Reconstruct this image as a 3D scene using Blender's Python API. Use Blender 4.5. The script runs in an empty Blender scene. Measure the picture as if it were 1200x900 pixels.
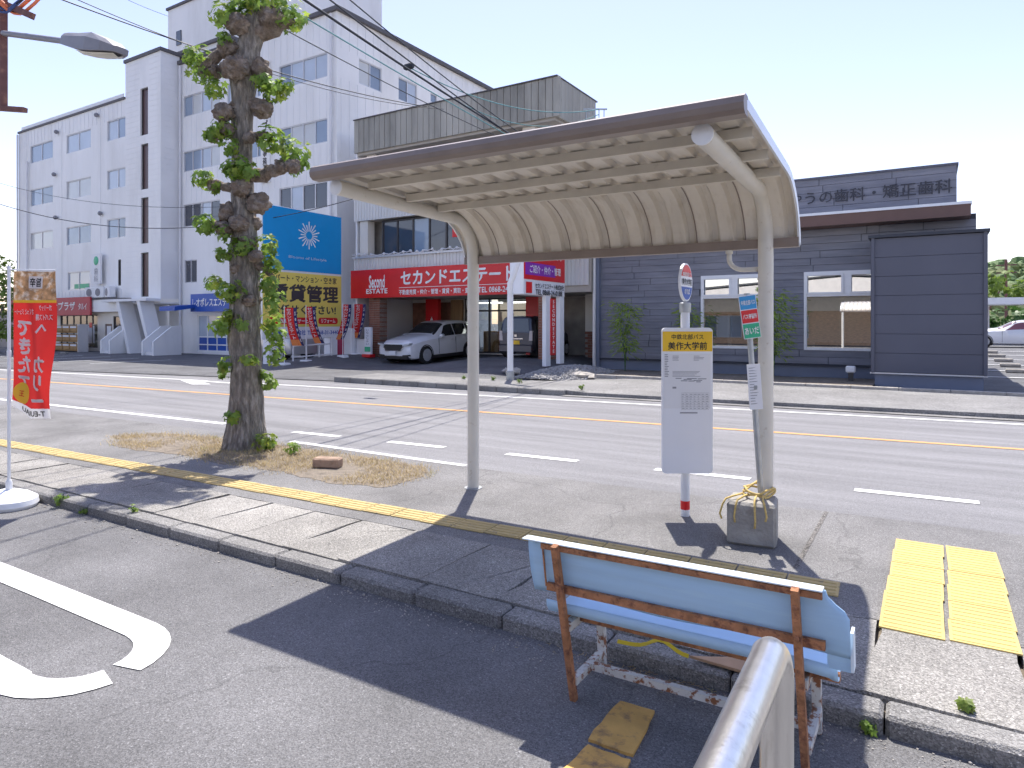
import bpy, math, random
from mathutils import Vector, Matrix, noise
random.seed(7)
SC = bpy.context.scene
COL = SC.collection
R = math.radians

# ------------------------------------------------------------------ camera, sky, sun, exposure
YAW = 32.0
cam_d = bpy.data.cameras.new('camera'); cam = bpy.data.objects.new('camera', cam_d); COL.objects.link(cam)
cam.location = (0, 0, 1.65); cam.rotation_euler = (R(90), 0, R(YAW))
cam_d.sensor_width = 36; cam_d.lens = 785/1200*36; cam_d.shift_y = -(450-379)/1200
cam_d.clip_start = 0.05; cam_d.clip_end = 3000
SC.camera = cam

world = bpy.data.worlds.new('World'); SC.world = world; world.use_nodes = True
wn = world.node_tree; bg = wn.nodes['Background']
sky = wn.nodes.new('ShaderNodeTexSky'); sky.sky_type = 'NISHITA'; sky.sun_disc = False
SUN_D = Vector((0.20, -0.37, -0.95)).normalized()
sky.sun_elevation = math.asin(-SUN_D.z); sky.sun_rotation = math.atan2(-SUN_D.x, -SUN_D.y)
sky.air_density = 1.0; sky.dust_density = 0.5; sky.ozone_density = 1.5; sky.altitude = 100
wb_n = wn.nodes.new('ShaderNodeVectorMath'); wb_n.operation = 'MULTIPLY'; wb_n.inputs[1].default_value = (1.19, 0.96, 0.95)   # slight overall white balance
wn.links.new(sky.outputs[0], wb_n.inputs[0]); wn.links.new(wb_n.outputs[0], bg.inputs[0]); bg.inputs[1].default_value = 0.15
sun_d = bpy.data.lights.new('sun', 'SUN'); sun_d.energy = 3.9; sun_d.angle = R(0.55); sun_d.color = (1.0, 0.95, 0.87)
sun = bpy.data.objects.new('sun', sun_d); COL.objects.link(sun)
sun.rotation_euler = SUN_D.to_track_quat('-Z', 'Y').to_euler(); sun.location = (-8, 12, 40)
SC.view_settings.view_transform = 'Standard'; SC.view_settings.look = 'None'
SC.view_settings.gamma = 1.0; SC.view_settings.exposure = 0.88
SC.view_settings.use_curve_mapping = False
try:
    SC.cycles.use_denoising = True
    SC.cycles.max_bounces = 6; SC.cycles.diffuse_bounces = 3; SC.cycles.adaptive_threshold = 0.03; SC.cycles.transparent_max_bounces = 12
except Exception: pass

# ------------------------------------------------------------------ materials
MATS = {}
def mat(name, col, rough=0.6, metal=0.0, var=0.12, scale=3.0, bump=0.0, bscale=40.0, col2=None, c2scale=6.0, c2lo=0.55, c2hi=0.7,
        trans=0.0, spec=0.5, coat=0.0, coords='pos', stretch=None, emit=None, bdist=0.02):
    """Principled with noise value variation, an optional second colour in noise patches, and fine bump."""
    if name in MATS: return MATS[name]
    m = bpy.data.materials.new(name); m.use_nodes = True; MATS[name] = m
    nt = m.node_tree; N = nt.nodes; L = nt.links
    b = N['Principled BSDF']; b.inputs['Roughness'].default_value = rough; b.inputs['Metallic'].default_value = metal
    b.inputs['Specular IOR Level'].default_value = spec
    if coat: b.inputs['Coat Weight'].default_value = coat; b.inputs['Coat Roughness'].default_value = 0.05
    if coords == 'pos':
        src = N.new('ShaderNodeNewGeometry').outputs['Position']
    else:
        src = N.new('ShaderNodeTexCoord').outputs['Object']
    if stretch:
        mp = N.new('ShaderNodeMapping'); mp.inputs['Scale'].default_value = stretch; L.new(src, mp.inputs[0]); src = mp.outputs[0]
    no = N.new('ShaderNodeTexNoise'); no.inputs['Scale'].default_value = scale; no.inputs['Detail'].default_value = 6; L.new(src, no.inputs['Vector'])
    mr = N.new('ShaderNodeMapRange'); mr.inputs[1].default_value = 0.25; mr.inputs[2].default_value = 0.75
    mr.inputs[3].default_value = 1-var; mr.inputs[4].default_value = 1+var; L.new(no.outputs[0], mr.inputs[0])
    base = N.new('ShaderNodeRGB'); base.outputs[0].default_value = (*col, 1); cur = base.outputs[0]
    if col2:
        n2 = N.new('ShaderNodeTexNoise'); n2.inputs['Scale'].default_value = c2scale; n2.inputs['Detail'].default_value = 8; n2.inputs['Roughness'].default_value = 0.65
        L.new(src, n2.inputs['Vector'])
        r2 = N.new('ShaderNodeMapRange'); r2.inputs[1].default_value = c2lo; r2.inputs[2].default_value = c2hi; L.new(n2.outputs[0], r2.inputs[0])
        mx = N.new('ShaderNodeMix'); mx.data_type = 'RGBA'; L.new(r2.outputs[0], mx.inputs[0]); L.new(cur, mx.inputs[6]); mx.inputs[7].default_value = (*col2, 1)
        cur = mx.outputs[2]
    mul = N.new('ShaderNodeVectorMath'); mul.operation = 'SCALE'; L.new(cur, mul.inputs[0]); L.new(mr.outputs[0], mul.inputs['Scale'])
    L.new(mul.outputs[0], b.inputs['Base Color'])
    if bump:
        nb = N.new('ShaderNodeTexNoise'); nb.inputs['Scale'].default_value = bscale; nb.inputs['Detail'].default_value = 4; L.new(src, nb.inputs['Vector'])
        bp = N.new('ShaderNodeBump'); bp.inputs['Strength'].default_value = bump; bp.inputs['Distance'].default_value = bdist
        L.new(nb.outputs[0], bp.inputs['Height']); L.new(bp.outputs[0], b.inputs['Normal'])
    if trans:
        tr = N.new('ShaderNodeBsdfTranslucent'); L.new(mul.outputs[0], tr.inputs[0])
        ms = N.new('ShaderNodeMixShader'); ms.inputs[0].default_value = trans
        L.new(b.outputs[0], ms.inputs[1]); L.new(tr.outputs[0], ms.inputs[2]); L.new(ms.outputs[0], N['Material Output'].inputs[0])
    if emit:
        b.inputs['Emission Color'].default_value = (*emit[:3], 1); b.inputs['Emission Strength'].default_value = emit[3]
    return m

def asphalt(name, col, grain=0.5, dark=0.7, gscale=140, patch=0.35, crack=True, tint=(1, 1, 1), streak=None):
    """Aggregate speckle, patches, hairline cracks and bump."""
    m = bpy.data.materials.new(name); m.use_nodes = True; MATS[name] = m
    nt = m.node_tree; N = nt.nodes; L = nt.links; b = N['Principled BSDF']; b.inputs['Roughness'].default_value = 0.85
    b.inputs['Specular IOR Level'].default_value = 0.35
    src = N.new('ShaderNodeNewGeometry').outputs['Position']
    vo = N.new('ShaderNodeTexVoronoi'); vo.inputs['Scale'].default_value = gscale; L.new(src, vo.inputs['Vector'])
    hs = N.new('ShaderNodeSeparateColor'); L.new(vo.outputs['Color'], hs.inputs[0])
    r1 = N.new('ShaderNodeMapRange'); r1.inputs[3].default_value = 1-grain; r1.inputs[4].default_value = 1+grain; L.new(hs.outputs[0], r1.inputs[0])
    r1b = N.new('ShaderNodeMapRange'); r1b.inputs[1].default_value = 0.93; r1b.inputs[2].default_value = 1.0; r1b.inputs[3].default_value = 0; r1b.inputs[4].default_value = grain*2.2
    L.new(hs.outputs[1], r1b.inputs[0])
    ad = N.new('ShaderNodeMath'); ad.operation = 'ADD'; L.new(r1.outputs[0], ad.inputs[0]); L.new(r1b.outputs[0], ad.inputs[1])
    n2 = N.new('ShaderNodeTexNoise'); n2.inputs['Scale'].default_value = 0.9; n2.inputs['Detail'].default_value = 9; n2.inputs['Roughness'].default_value = 0.62
    s2 = src
    if streak:
        mp = N.new('ShaderNodeMapping'); mp.inputs['Scale'].default_value = streak; mp.inputs['Rotation'].default_value = (0, 0, R(-4.5)); L.new(src, mp.inputs[0]); s2 = mp.outputs[0]
    L.new(s2, n2.inputs['Vector'])
    r2 = N.new('ShaderNodeMapRange'); r2.inputs[1].default_value = 0.3; r2.inputs[2].default_value = 0.7; r2.inputs[3].default_value = 1-patch; r2.inputs[4].default_value = 1+patch*0.7
    L.new(n2.outputs[0], r2.inputs[0])
    mu = N.new('ShaderNodeMath'); mu.operation = 'MULTIPLY'; L.new(ad.outputs[0], mu.inputs[0]); L.new(r2.outputs[0], mu.inputs[1]); cur = mu.outputs[0]
    if crack:
        v2 = N.new('ShaderNodeTexVoronoi'); v2.feature = 'DISTANCE_TO_EDGE'; v2.inputs['Scale'].default_value = 0.42
        nw = N.new('ShaderNodeTexNoise'); nw.inputs['Scale'].default_value = 1.6; nw.inputs['Detail'].default_value = 7; L.new(src, nw.inputs['Vector'])
        va = N.new('ShaderNodeVectorMath'); va.operation = 'MULTIPLY_ADD'; L.new(nw.outputs['Color'], va.inputs[0]); va.inputs[1].default_value = (0.9, 0.9, 0); L.new(src, va.inputs[2])
        L.new(va.outputs[0], v2.inputs['Vector'])
        rc = N.new('ShaderNodeMapRange'); rc.inputs[1].default_value = 0.0; rc.inputs[2].default_value = 0.006; rc.inputs[3].default_value = 0.76; rc.inputs[4].default_value = 1; L.new(v2.outputs[0], rc.inputs[0])
        m2 = N.new('ShaderNodeMath'); m2.operation = 'MULTIPLY'; L.new(cur, m2.inputs[0]); L.new(rc.outputs[0], m2.inputs[1]); cur = m2.outputs[0]
    sc = N.new('ShaderNodeVectorMath'); sc.operation = 'SCALE'; sc.inputs[0].default_value = col; L.new(cur, sc.inputs['Scale']); L.new(sc.outputs[0], b.inputs['Base Color'])
    bp = N.new('ShaderNodeBump'); bp.inputs['Strength'].default_value = 0.55; bp.inputs['Distance'].default_value = 0.006; L.new(vo.outputs['Distance'], bp.inputs['Height']); L.new(bp.outputs[0], b.inputs['Normal'])
    return m

def paint(name, col, under, wear=0.5, scale=9.0, rough=0.75):
    """Worn road paint: noise lets the surface under it show."""
    m = bpy.data.materials.new(name); m.use_nodes = True; MATS[name] = m
    nt = m.node_tree; N = nt.nodes; L = nt.links; b = N['Principled BSDF']; b.inputs['Roughness'].default_value = rough
    src = N.new('ShaderNodeNewGeometry').outputs['Position']
    n1 = N.new('ShaderNodeTexNoise'); n1.inputs['Scale'].default_value = scale; n1.inputs['Detail'].default_value = 10; n1.inputs['Roughness'].default_value = 0.7; L.new(src, n1.inputs['Vector'])
    r = N.new('ShaderNodeMapRange'); r.inputs[1].default_value = 1-wear; r.inputs[2].default_value = 1-wear+0.08; L.new(n1.outputs[0], r.inputs[0])
    n2 = N.new('ShaderNodeTexNoise'); n2.inputs['Scale'].default_value = 2.0; n2.inputs['Detail'].default_value = 6; L.new(src, n2.inputs['Vector'])
    r2 = N.new('ShaderNodeMapRange'); r2.inputs[3].default_value = 0.78; r2.inputs[4].default_value = 1.12; L.new(n2.outputs[0], r2.inputs[0])
    s = N.new('ShaderNodeVectorMath'); s.operation = 'SCALE'; s.inputs[0].default_value = col; L.new(r2.outputs[0], s.inputs['Scale'])
    mx = N.new('ShaderNodeMix'); mx.data_type = 'RGBA'; L.new(r.outputs[0], mx.inputs[0]); L.new(s.outputs[0], mx.inputs[6]); mx.inputs[7].default_value = (*under, 1)
    L.new(mx.outputs[2], b.inputs['Base Color'])
    bp = N.new('ShaderNodeBump'); bp.inputs['Strength'].default_value = 0.3; bp.inputs['Distance'].default_value = 0.004
    n3 = N.new('ShaderNodeTexNoise'); n3.inputs['Scale'].default_value = 120; L.new(src, n3.inputs['Vector']); L.new(n3.outputs[0], bp.inputs['Height']); L.new(bp.outputs[0], b.inputs['Normal'])
    return m

def glass(name, tint=(0.75, 0.85, 0.83), refl=0.25, rough=0.01):
    """Window glass: see-through with a fresnel reflection."""
    m = bpy.data.materials.new(name); m.use_nodes = True; MATS[name] = m
    nt = m.node_tree; N = nt.nodes; L = nt.links
    t = N.new('ShaderNodeBsdfTransparent'); t.inputs[0].default_value = (*tint, 1)
    g = N.new('ShaderNodeBsdfGlossy'); g.inputs['Roughness'].default_value = rough; g.inputs[0].default_value = (0.95, 0.97, 0.98, 1)
    f = N.new('ShaderNodeFresnel'); f.inputs[0].default_value = 1.5
    a = N.new('ShaderNodeMath'); a.operation = 'ADD'; a.inputs[1].default_value = refl; a.use_clamp = True; L.new(f.outputs[0], a.inputs[0])
    ms = N.new('ShaderNodeMixShader'); L.new(a.outputs[0], ms.inputs[0]); L.new(t.outputs[0], ms.inputs[1]); L.new(g.outputs[0], ms.inputs[2])
    L.new(ms.outputs[0], N['Material Output'].inputs[0])
    return m

asphalt('lot_asphalt', (0.165, 0.163, 0.166), grain=0.36, gscale=190, patch=0.32)
asphalt('road_asphalt', (0.225, 0.222, 0.228), grain=0.25, gscale=170, patch=0.24, streak=(0.25, 3.0, 1), crack=False)
asphalt('walk_asphalt', (0.205, 0.20, 0.197), grain=0.36, gscale=190, patch=0.34)
asphalt('far_asphalt', (0.13, 0.13, 0.135), grain=0.35, gscale=60, patch=0.3)
asphalt('far_walk', (0.225, 0.22, 0.215), grain=0.3, gscale=60, patch=0.25)
asphalt('grit', (0.15, 0.14, 0.13), grain=0.75, gscale=90, patch=0.4)
asphalt('slab_concrete', (0.285, 0.272, 0.252), grain=0.42, gscale=150, patch=0.42, crack=False)
asphalt('kerb_concrete', (0.245, 0.238, 0.228), grain=0.4, gscale=150, patch=0.45, crack=False)
paint('white_paint', (0.82, 0.82, 0.80), (0.20, 0.195, 0.19), wear=0.36)
paint('white_paint_worn', (0.72, 0.72, 0.70), (0.26, 0.25, 0.25), wear=0.42, scale=14)
paint('orange_paint', (0.66, 0.345, 0.13), (0.22, 0.215, 0.215), wear=0.42, scale=14)
paint('tactile_yellow', (0.57, 0.43, 0.185), (0.24, 0.21, 0.16), wear=0.42, scale=16)
paint('pad_yellow', (0.64, 0.47, 0.165), (0.28, 0.24, 0.16), wear=0.36, scale=14)
mat('soil', (0.22, 0.185, 0.145), 0.95, var=0.35, scale=12, bump=0.8, bscale=60)
mat('gravel', (0.33, 0.32, 0.31), 0.9, var=0.45, scale=25, bump=1.0, bscale=30)
mat('shelter_cream', (0.62, 0.57, 0.48), 0.45, var=0.1, scale=4, col2=(0.34, 0.28, 0.21), c2scale=6, c2lo=0.60, c2hi=0.85, bump=0.06)
mat('sheet_cream', (0.67, 0.615, 0.53), 0.42, var=0.08, scale=3, col2=(0.46, 0.38, 0.28), c2scale=5, c2lo=0.52, c2hi=0.85, stretch=(2.5, 0.6, 0.6))
mat('shelter_post', (0.66, 0.63, 0.56), 0.4, var=0.06, scale=5, col2=(0.45, 0.38, 0.28), c2scale=14, c2lo=0.62, c2hi=0.75)
mat('shelter_brown', (0.235, 0.185, 0.155), 0.38, var=0.12, scale=5)
mat('trim_white', (0.72, 0.74, 0.78), 0.35, var=0.05, metal=0.3)
mat('dark_gap', (0.03, 0.03, 0.03), 0.9)
mat('white_plastic', (0.80, 0.81, 0.83), 0.42, var=0.04, scale=4)
mat('white_board', (0.82, 0.83, 0.87), 0.35, var=0.03, scale=3)
mat('paper', (0.78, 0.78, 0.80), 0.7, var=0.03)
mat('ink_black', (0.02, 0.02, 0.022), 0.55)
mat('ink_grey', (0.30, 0.30, 0.33), 0.7)
mat('ink_white', (0.85, 0.85, 0.85), 0.5)
mat('sign_yellow', (0.90, 0.55, 0.02), 0.4, var=0.04)
mat('sign_red', (0.70, 0.015, 0.02), 0.38, var=0.06)
mat('sign_red_dull', (0.45, 0.04, 0.06), 0.5, var=0.08)
mat('sign_blue', (0.02, 0.09, 0.42), 0.4, var=0.06)
mat('bill_blue', (0.0, 0.30, 0.68), 0.45, var=0.03)
mat('bill_yellow', (0.80, 0.66, 0.14), 0.5, var=0.04)
mat('bill_dark', (0.05, 0.045, 0.05), 0.6)
mat('sign_green', (0.03, 0.42, 0.22), 0.4)
mat('sign_cyan', (0.03, 0.30, 0.62), 0.4)
mat('galvanised', (0.45, 0.47, 0.48), 0.45, metal=0.6, var=0.15, scale=14)
mat('stainless', (0.72, 0.71, 0.69), 0.3, metal=1.0, var=0.08, scale=30, stretch=(1, 1, 0.2), bump=0.05, bscale=120, col2=(0.5, 0.48, 0.45), c2scale=14)
mat('concrete_block', (0.34, 0.325, 0.30), 0.9, var=0.2, scale=9, bump=0.5, bscale=45, col2=(0.20, 0.19, 0.175), c2scale=7)
mat('rope', (0.62, 0.45, 0.16), 0.85, var=0.3, scale=60)
mat('bench_blue', (0.41, 0.62, 0.84), 0.38, var=0.07, scale=3, stretch=(0.6, 4, 8), col2=(0.46, 0.67, 0.86), c2scale=4)
mat('bench_edge', (0.72, 0.80, 0.86), 0.45, var=0.05)
mat('rust', (0.42, 0.19, 0.09), 0.85, var=0.35, scale=22, bump=0.5, bscale=80, col2=(0.20, 0.085, 0.05), c2scale=26, c2lo=0.5, c2hi=0.62)
mat('rust_paint', (0.66, 0.65, 0.61), 0.6, var=0.12, scale=12, col2=(0.27, 0.11, 0.05), c2scale=22, c2lo=0.50, c2hi=0.56, bump=0.2)
mat('plate_yellow', (0.62, 0.36, 0.10), 0.75, var=0.18, scale=9, col2=(0.24, 0.15, 0.08), c2scale=12, c2lo=0.52, c2hi=0.66, bump=0.2)
mat('plywood', (0.52, 0.33, 0.20), 0.8, var=0.15, scale=8)
mat('tape_yellow', (0.80, 0.60, 0.03), 0.5)
mat('bark', (0.205, 0.18, 0.152), 0.92, var=0.45, scale=9, bump=1.0, bscale=13, col2=(0.38, 0.345, 0.305), c2scale=8, c2lo=0.46, c2hi=0.66, stretch=(2.6, 2.6, 0.75), bdist=0.07)
mat('burl', (0.20, 0.155, 0.12), 0.95, var=0.45, scale=10, bump=1.0, bscale=24, col2=(0.33, 0.285, 0.245), c2scale=11, c2lo=0.48, c2hi=0.68, bdist=0.06)
mat('leaf', (0.21, 0.33, 0.06), 0.5, var=0.5, scale=6, trans=0.5, col2=(0.46, 0.50, 0.07), c2scale=5, c2lo=0.5, c2hi=0.72)
mat('leaf_dark', (0.06, 0.14, 0.03), 0.5, var=0.4, scale=9, trans=0.3)
mat('bamboo_leaf', (0.30, 0.42, 0.07), 0.55, var=0.4, scale=6, trans=0.4)
mat('far_leaf', (0.16, 0.24, 0.04), 0.6, var=0.45, scale=1.2, trans=0.35)
mat('hill_leaf', (0.09, 0.15, 0.05), 0.8, var=0.5, scale=0.08, col2=(0.15, 0.17, 0.06), c2scale=0.06, c2lo=0.45, c2hi=0.6)
mat('dry_grass', (0.47, 0.37, 0.21), 0.85, var=0.35, scale=9, trans=0.25, col2=(0.30, 0.32, 0.08), c2scale=2.2, c2lo=0.58, c2hi=0.68)
mat('pole_rust', (0.17, 0.075, 0.065), 0.7, var=0.2, scale=6, col2=(0.25, 0.13, 0.09), c2scale=6)
mat('lamp_grey', (0.22, 0.22, 0.25), 0.5, var=0.1)
mat('lamp_lens', (0.62, 0.60, 0.52), 0.35)
mat('conduit_orange', (0.75, 0.20, 0.08), 0.5)
mat('cable_blue', (0.05, 0.09, 0.25), 0.5)
mat('wire_black', (0.015, 0.02, 0.03), 0.6)
mat('wire_teal', (0.10, 0.28, 0.30), 0.6)
mat('wall_white', (0.86, 0.855, 0.845), 0.6, var=0.05, scale=0.5, col2=(0.72, 0.71, 0.69), c2scale=0.55, c2lo=0.47, c2hi=0.75, stretch=(1, 1, 0.25))
mat('wall_cream', (0.76, 0.72, 0.65), 0.65, var=0.05, scale=0.6)
mat('wall_band', (0.80, 0.80, 0.81), 0.6, var=0.05, scale=0.7)
mat('roof_dark', (0.10, 0.095, 0.10), 0.6, var=0.1)
mat('slit_brown', (0.10, 0.055, 0.055), 0.35, var=0.1)
mat('alu_frame', (0.62, 0.62, 0.64), 0.4, metal=0.4, var=0.04)
mat('dark_frame', (0.06, 0.055, 0.055), 0.4, var=0.06)
mat('pane_blue', (0.26, 0.33, 0.43), 0.06, var=0.25, scale=0.35, spec=0.8, coat=0.5)
mat('pane_pale', (0.46, 0.52, 0.60), 0.08, var=0.12, scale=0.5, spec=0.7, coat=0.5)
mat('pane_curtain', (0.58, 0.59, 0.58), 0.12, var=0.1, scale=0.8, spec=0.6, coat=0.5)
mat('pane_mid', (0.18, 0.23, 0.30), 0.05, var=0.3, scale=0.4, spec=0.8, coat=0.6)
mat('pane_dark', (0.055, 0.06, 0.075), 0.05, var=0.3, scale=0.4, spec=0.8, coat=0.5)
mat('pipe_white', (0.70, 0.70, 0.72), 0.5, var=0.05)
mat('fin_concrete', (0.40, 0.385, 0.34), 0.85, var=0.22, scale=0.9, col2=(0.20, 0.195, 0.175), c2scale=0.7, c2lo=0.45, c2hi=0.72, stretch=(1, 1, 0.22), bump=0.2)
mat('soffit', (0.46, 0.42, 0.37), 0.8, var=0.1)
mat('corr_white', (0.66, 0.655, 0.64), 0.5, var=0.08, scale=0.8, stretch=(1, 1, 0.2), col2=(0.48, 0.46, 0.43), c2scale=1.5, c2lo=0.6, c2hi=0.8)
mat('brick_red', (0.27, 0.12, 0.08), 0.85, var=0.3, scale=5)
mat('mortar', (0.34, 0.30, 0.27), 0.9, var=0.1)
mat('wood_brown', (0.36, 0.22, 0.11), 0.7, var=0.25, scale=3, stretch=(3, 3, 0.3))
mat('crate_brown', (0.40, 0.24, 0.10), 0.8, var=0.2, scale=4)
mat('interior', (0.35, 0.33, 0.30), 0.8, var=0.2)
mat('interior_white', (0.75, 0.76, 0.74), 0.7, var=0.05)
mat('shop_light', (0.9, 0.9, 0.88), 0.5, emit=(1.0, 0.98, 0.92, 4.0))
mat('clinic_siding', (0.18, 0.187, 0.228), 0.6, var=0.16, scale=1.2, stretch=(0.7, 1, 6), bump=0.15, bscale=20, coords='pos', col2=(0.235, 0.242, 0.282), c2scale=0.9, c2lo=0.4, c2hi=0.65)
mat('clinic_box', (0.10, 0.105, 0.138), 0.55, var=0.06, scale=1.0)
mat('clinic_base', (0.165, 0.19, 0.26), 0.7, var=0.06)
mat('clinic_joint', (0.05, 0.055, 0.07), 0.8)
mat('clinic_brown', (0.15, 0.085, 0.07), 0.5, var=0.06)
mat('clinic_letter', (0.035, 0.037, 0.05), 0.5)
mat('car_white', (0.80, 0.80, 0.82), 0.28, var=0.02, coat=0.8)
mat('car_silver', (0.50, 0.50, 0.52), 0.3, metal=0.4, var=0.02, coat=0.6)
mat('car_navy', (0.045, 0.05, 0.075), 0.28, metal=0.3, var=0.03, coat=0.8)
mat('car_black', (0.02, 0.02, 0.022), 0.5)
mat('car_glass', (0.02, 0.025, 0.03), 0.04, spec=0.8, coat=0.8)
mat('car_glass_red', (0.11, 0.03, 0.04), 0.06, spec=0.8, coat=0.8)
mat('tyre', (0.018, 0.018, 0.018), 0.85)
mat('rim', (0.50, 0.50, 0.52), 0.35, metal=0.2)
mat('chrome', (0.7, 0.7, 0.72), 0.12, metal=1.0)
mat('headlight', (0.55, 0.58, 0.62), 0.1, coat=0.8)
mat('tail_red', (0.35, 0.02, 0.02), 0.2, coat=0.6)
mat('tail_clear', (0.55, 0.50, 0.50), 0.15, coat=0.6)
mat('flag_red', (0.72, 0.035, 0.03), 0.8, var=0.08, trans=0.35)
mat('flag_white', (0.82, 0.80, 0.80), 0.8, var=0.05, trans=0.35)
mat('flag_food', (0.42, 0.24, 0.12), 0.8, var=0.6, scale=22, trans=0.3, col2=(0.62, 0.50, 0.40), c2scale=14, c2lo=0.5, c2hi=0.6)
mat('flag_orange', (0.80, 0.28, 0.08), 0.8, trans=0.3)
mat('flag_yellow', (0.85, 0.60, 0.05), 0.8, trans=0.3)
mat('flag_navy', (0.03, 0.035, 0.13), 0.8, trans=0.2)
mat('flag_ink', (0.84, 0.78, 0.78), 0.8, trans=0.35)
mat('stone_pale', (0.42, 0.39, 0.35), 0.9, var=0.25, scale=9, bump=0.4)
mat('brick_pale', (0.36, 0.25, 0.18), 0.9, var=0.25, scale=12, bump=0.5)
mat('shop_brick', (0.62, 0.42, 0.28), 0.85, var=0.35, scale=4, stretch=(1, 1, 4))
mat('shop_cream', (0.80, 0.74, 0.66), 0.8, var=0.08)
mat('rail_red', (0.42, 0.03, 0.08), 0.6, var=0.1)
mat('purple', (0.26, 0.03, 0.42), 0.45)
glass('clear_glass', tint=(0.78, 0.90, 0.86), refl=0.68)
glass('shop_glass', tint=(0.80, 0.84, 0.84), refl=0.06)

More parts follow.
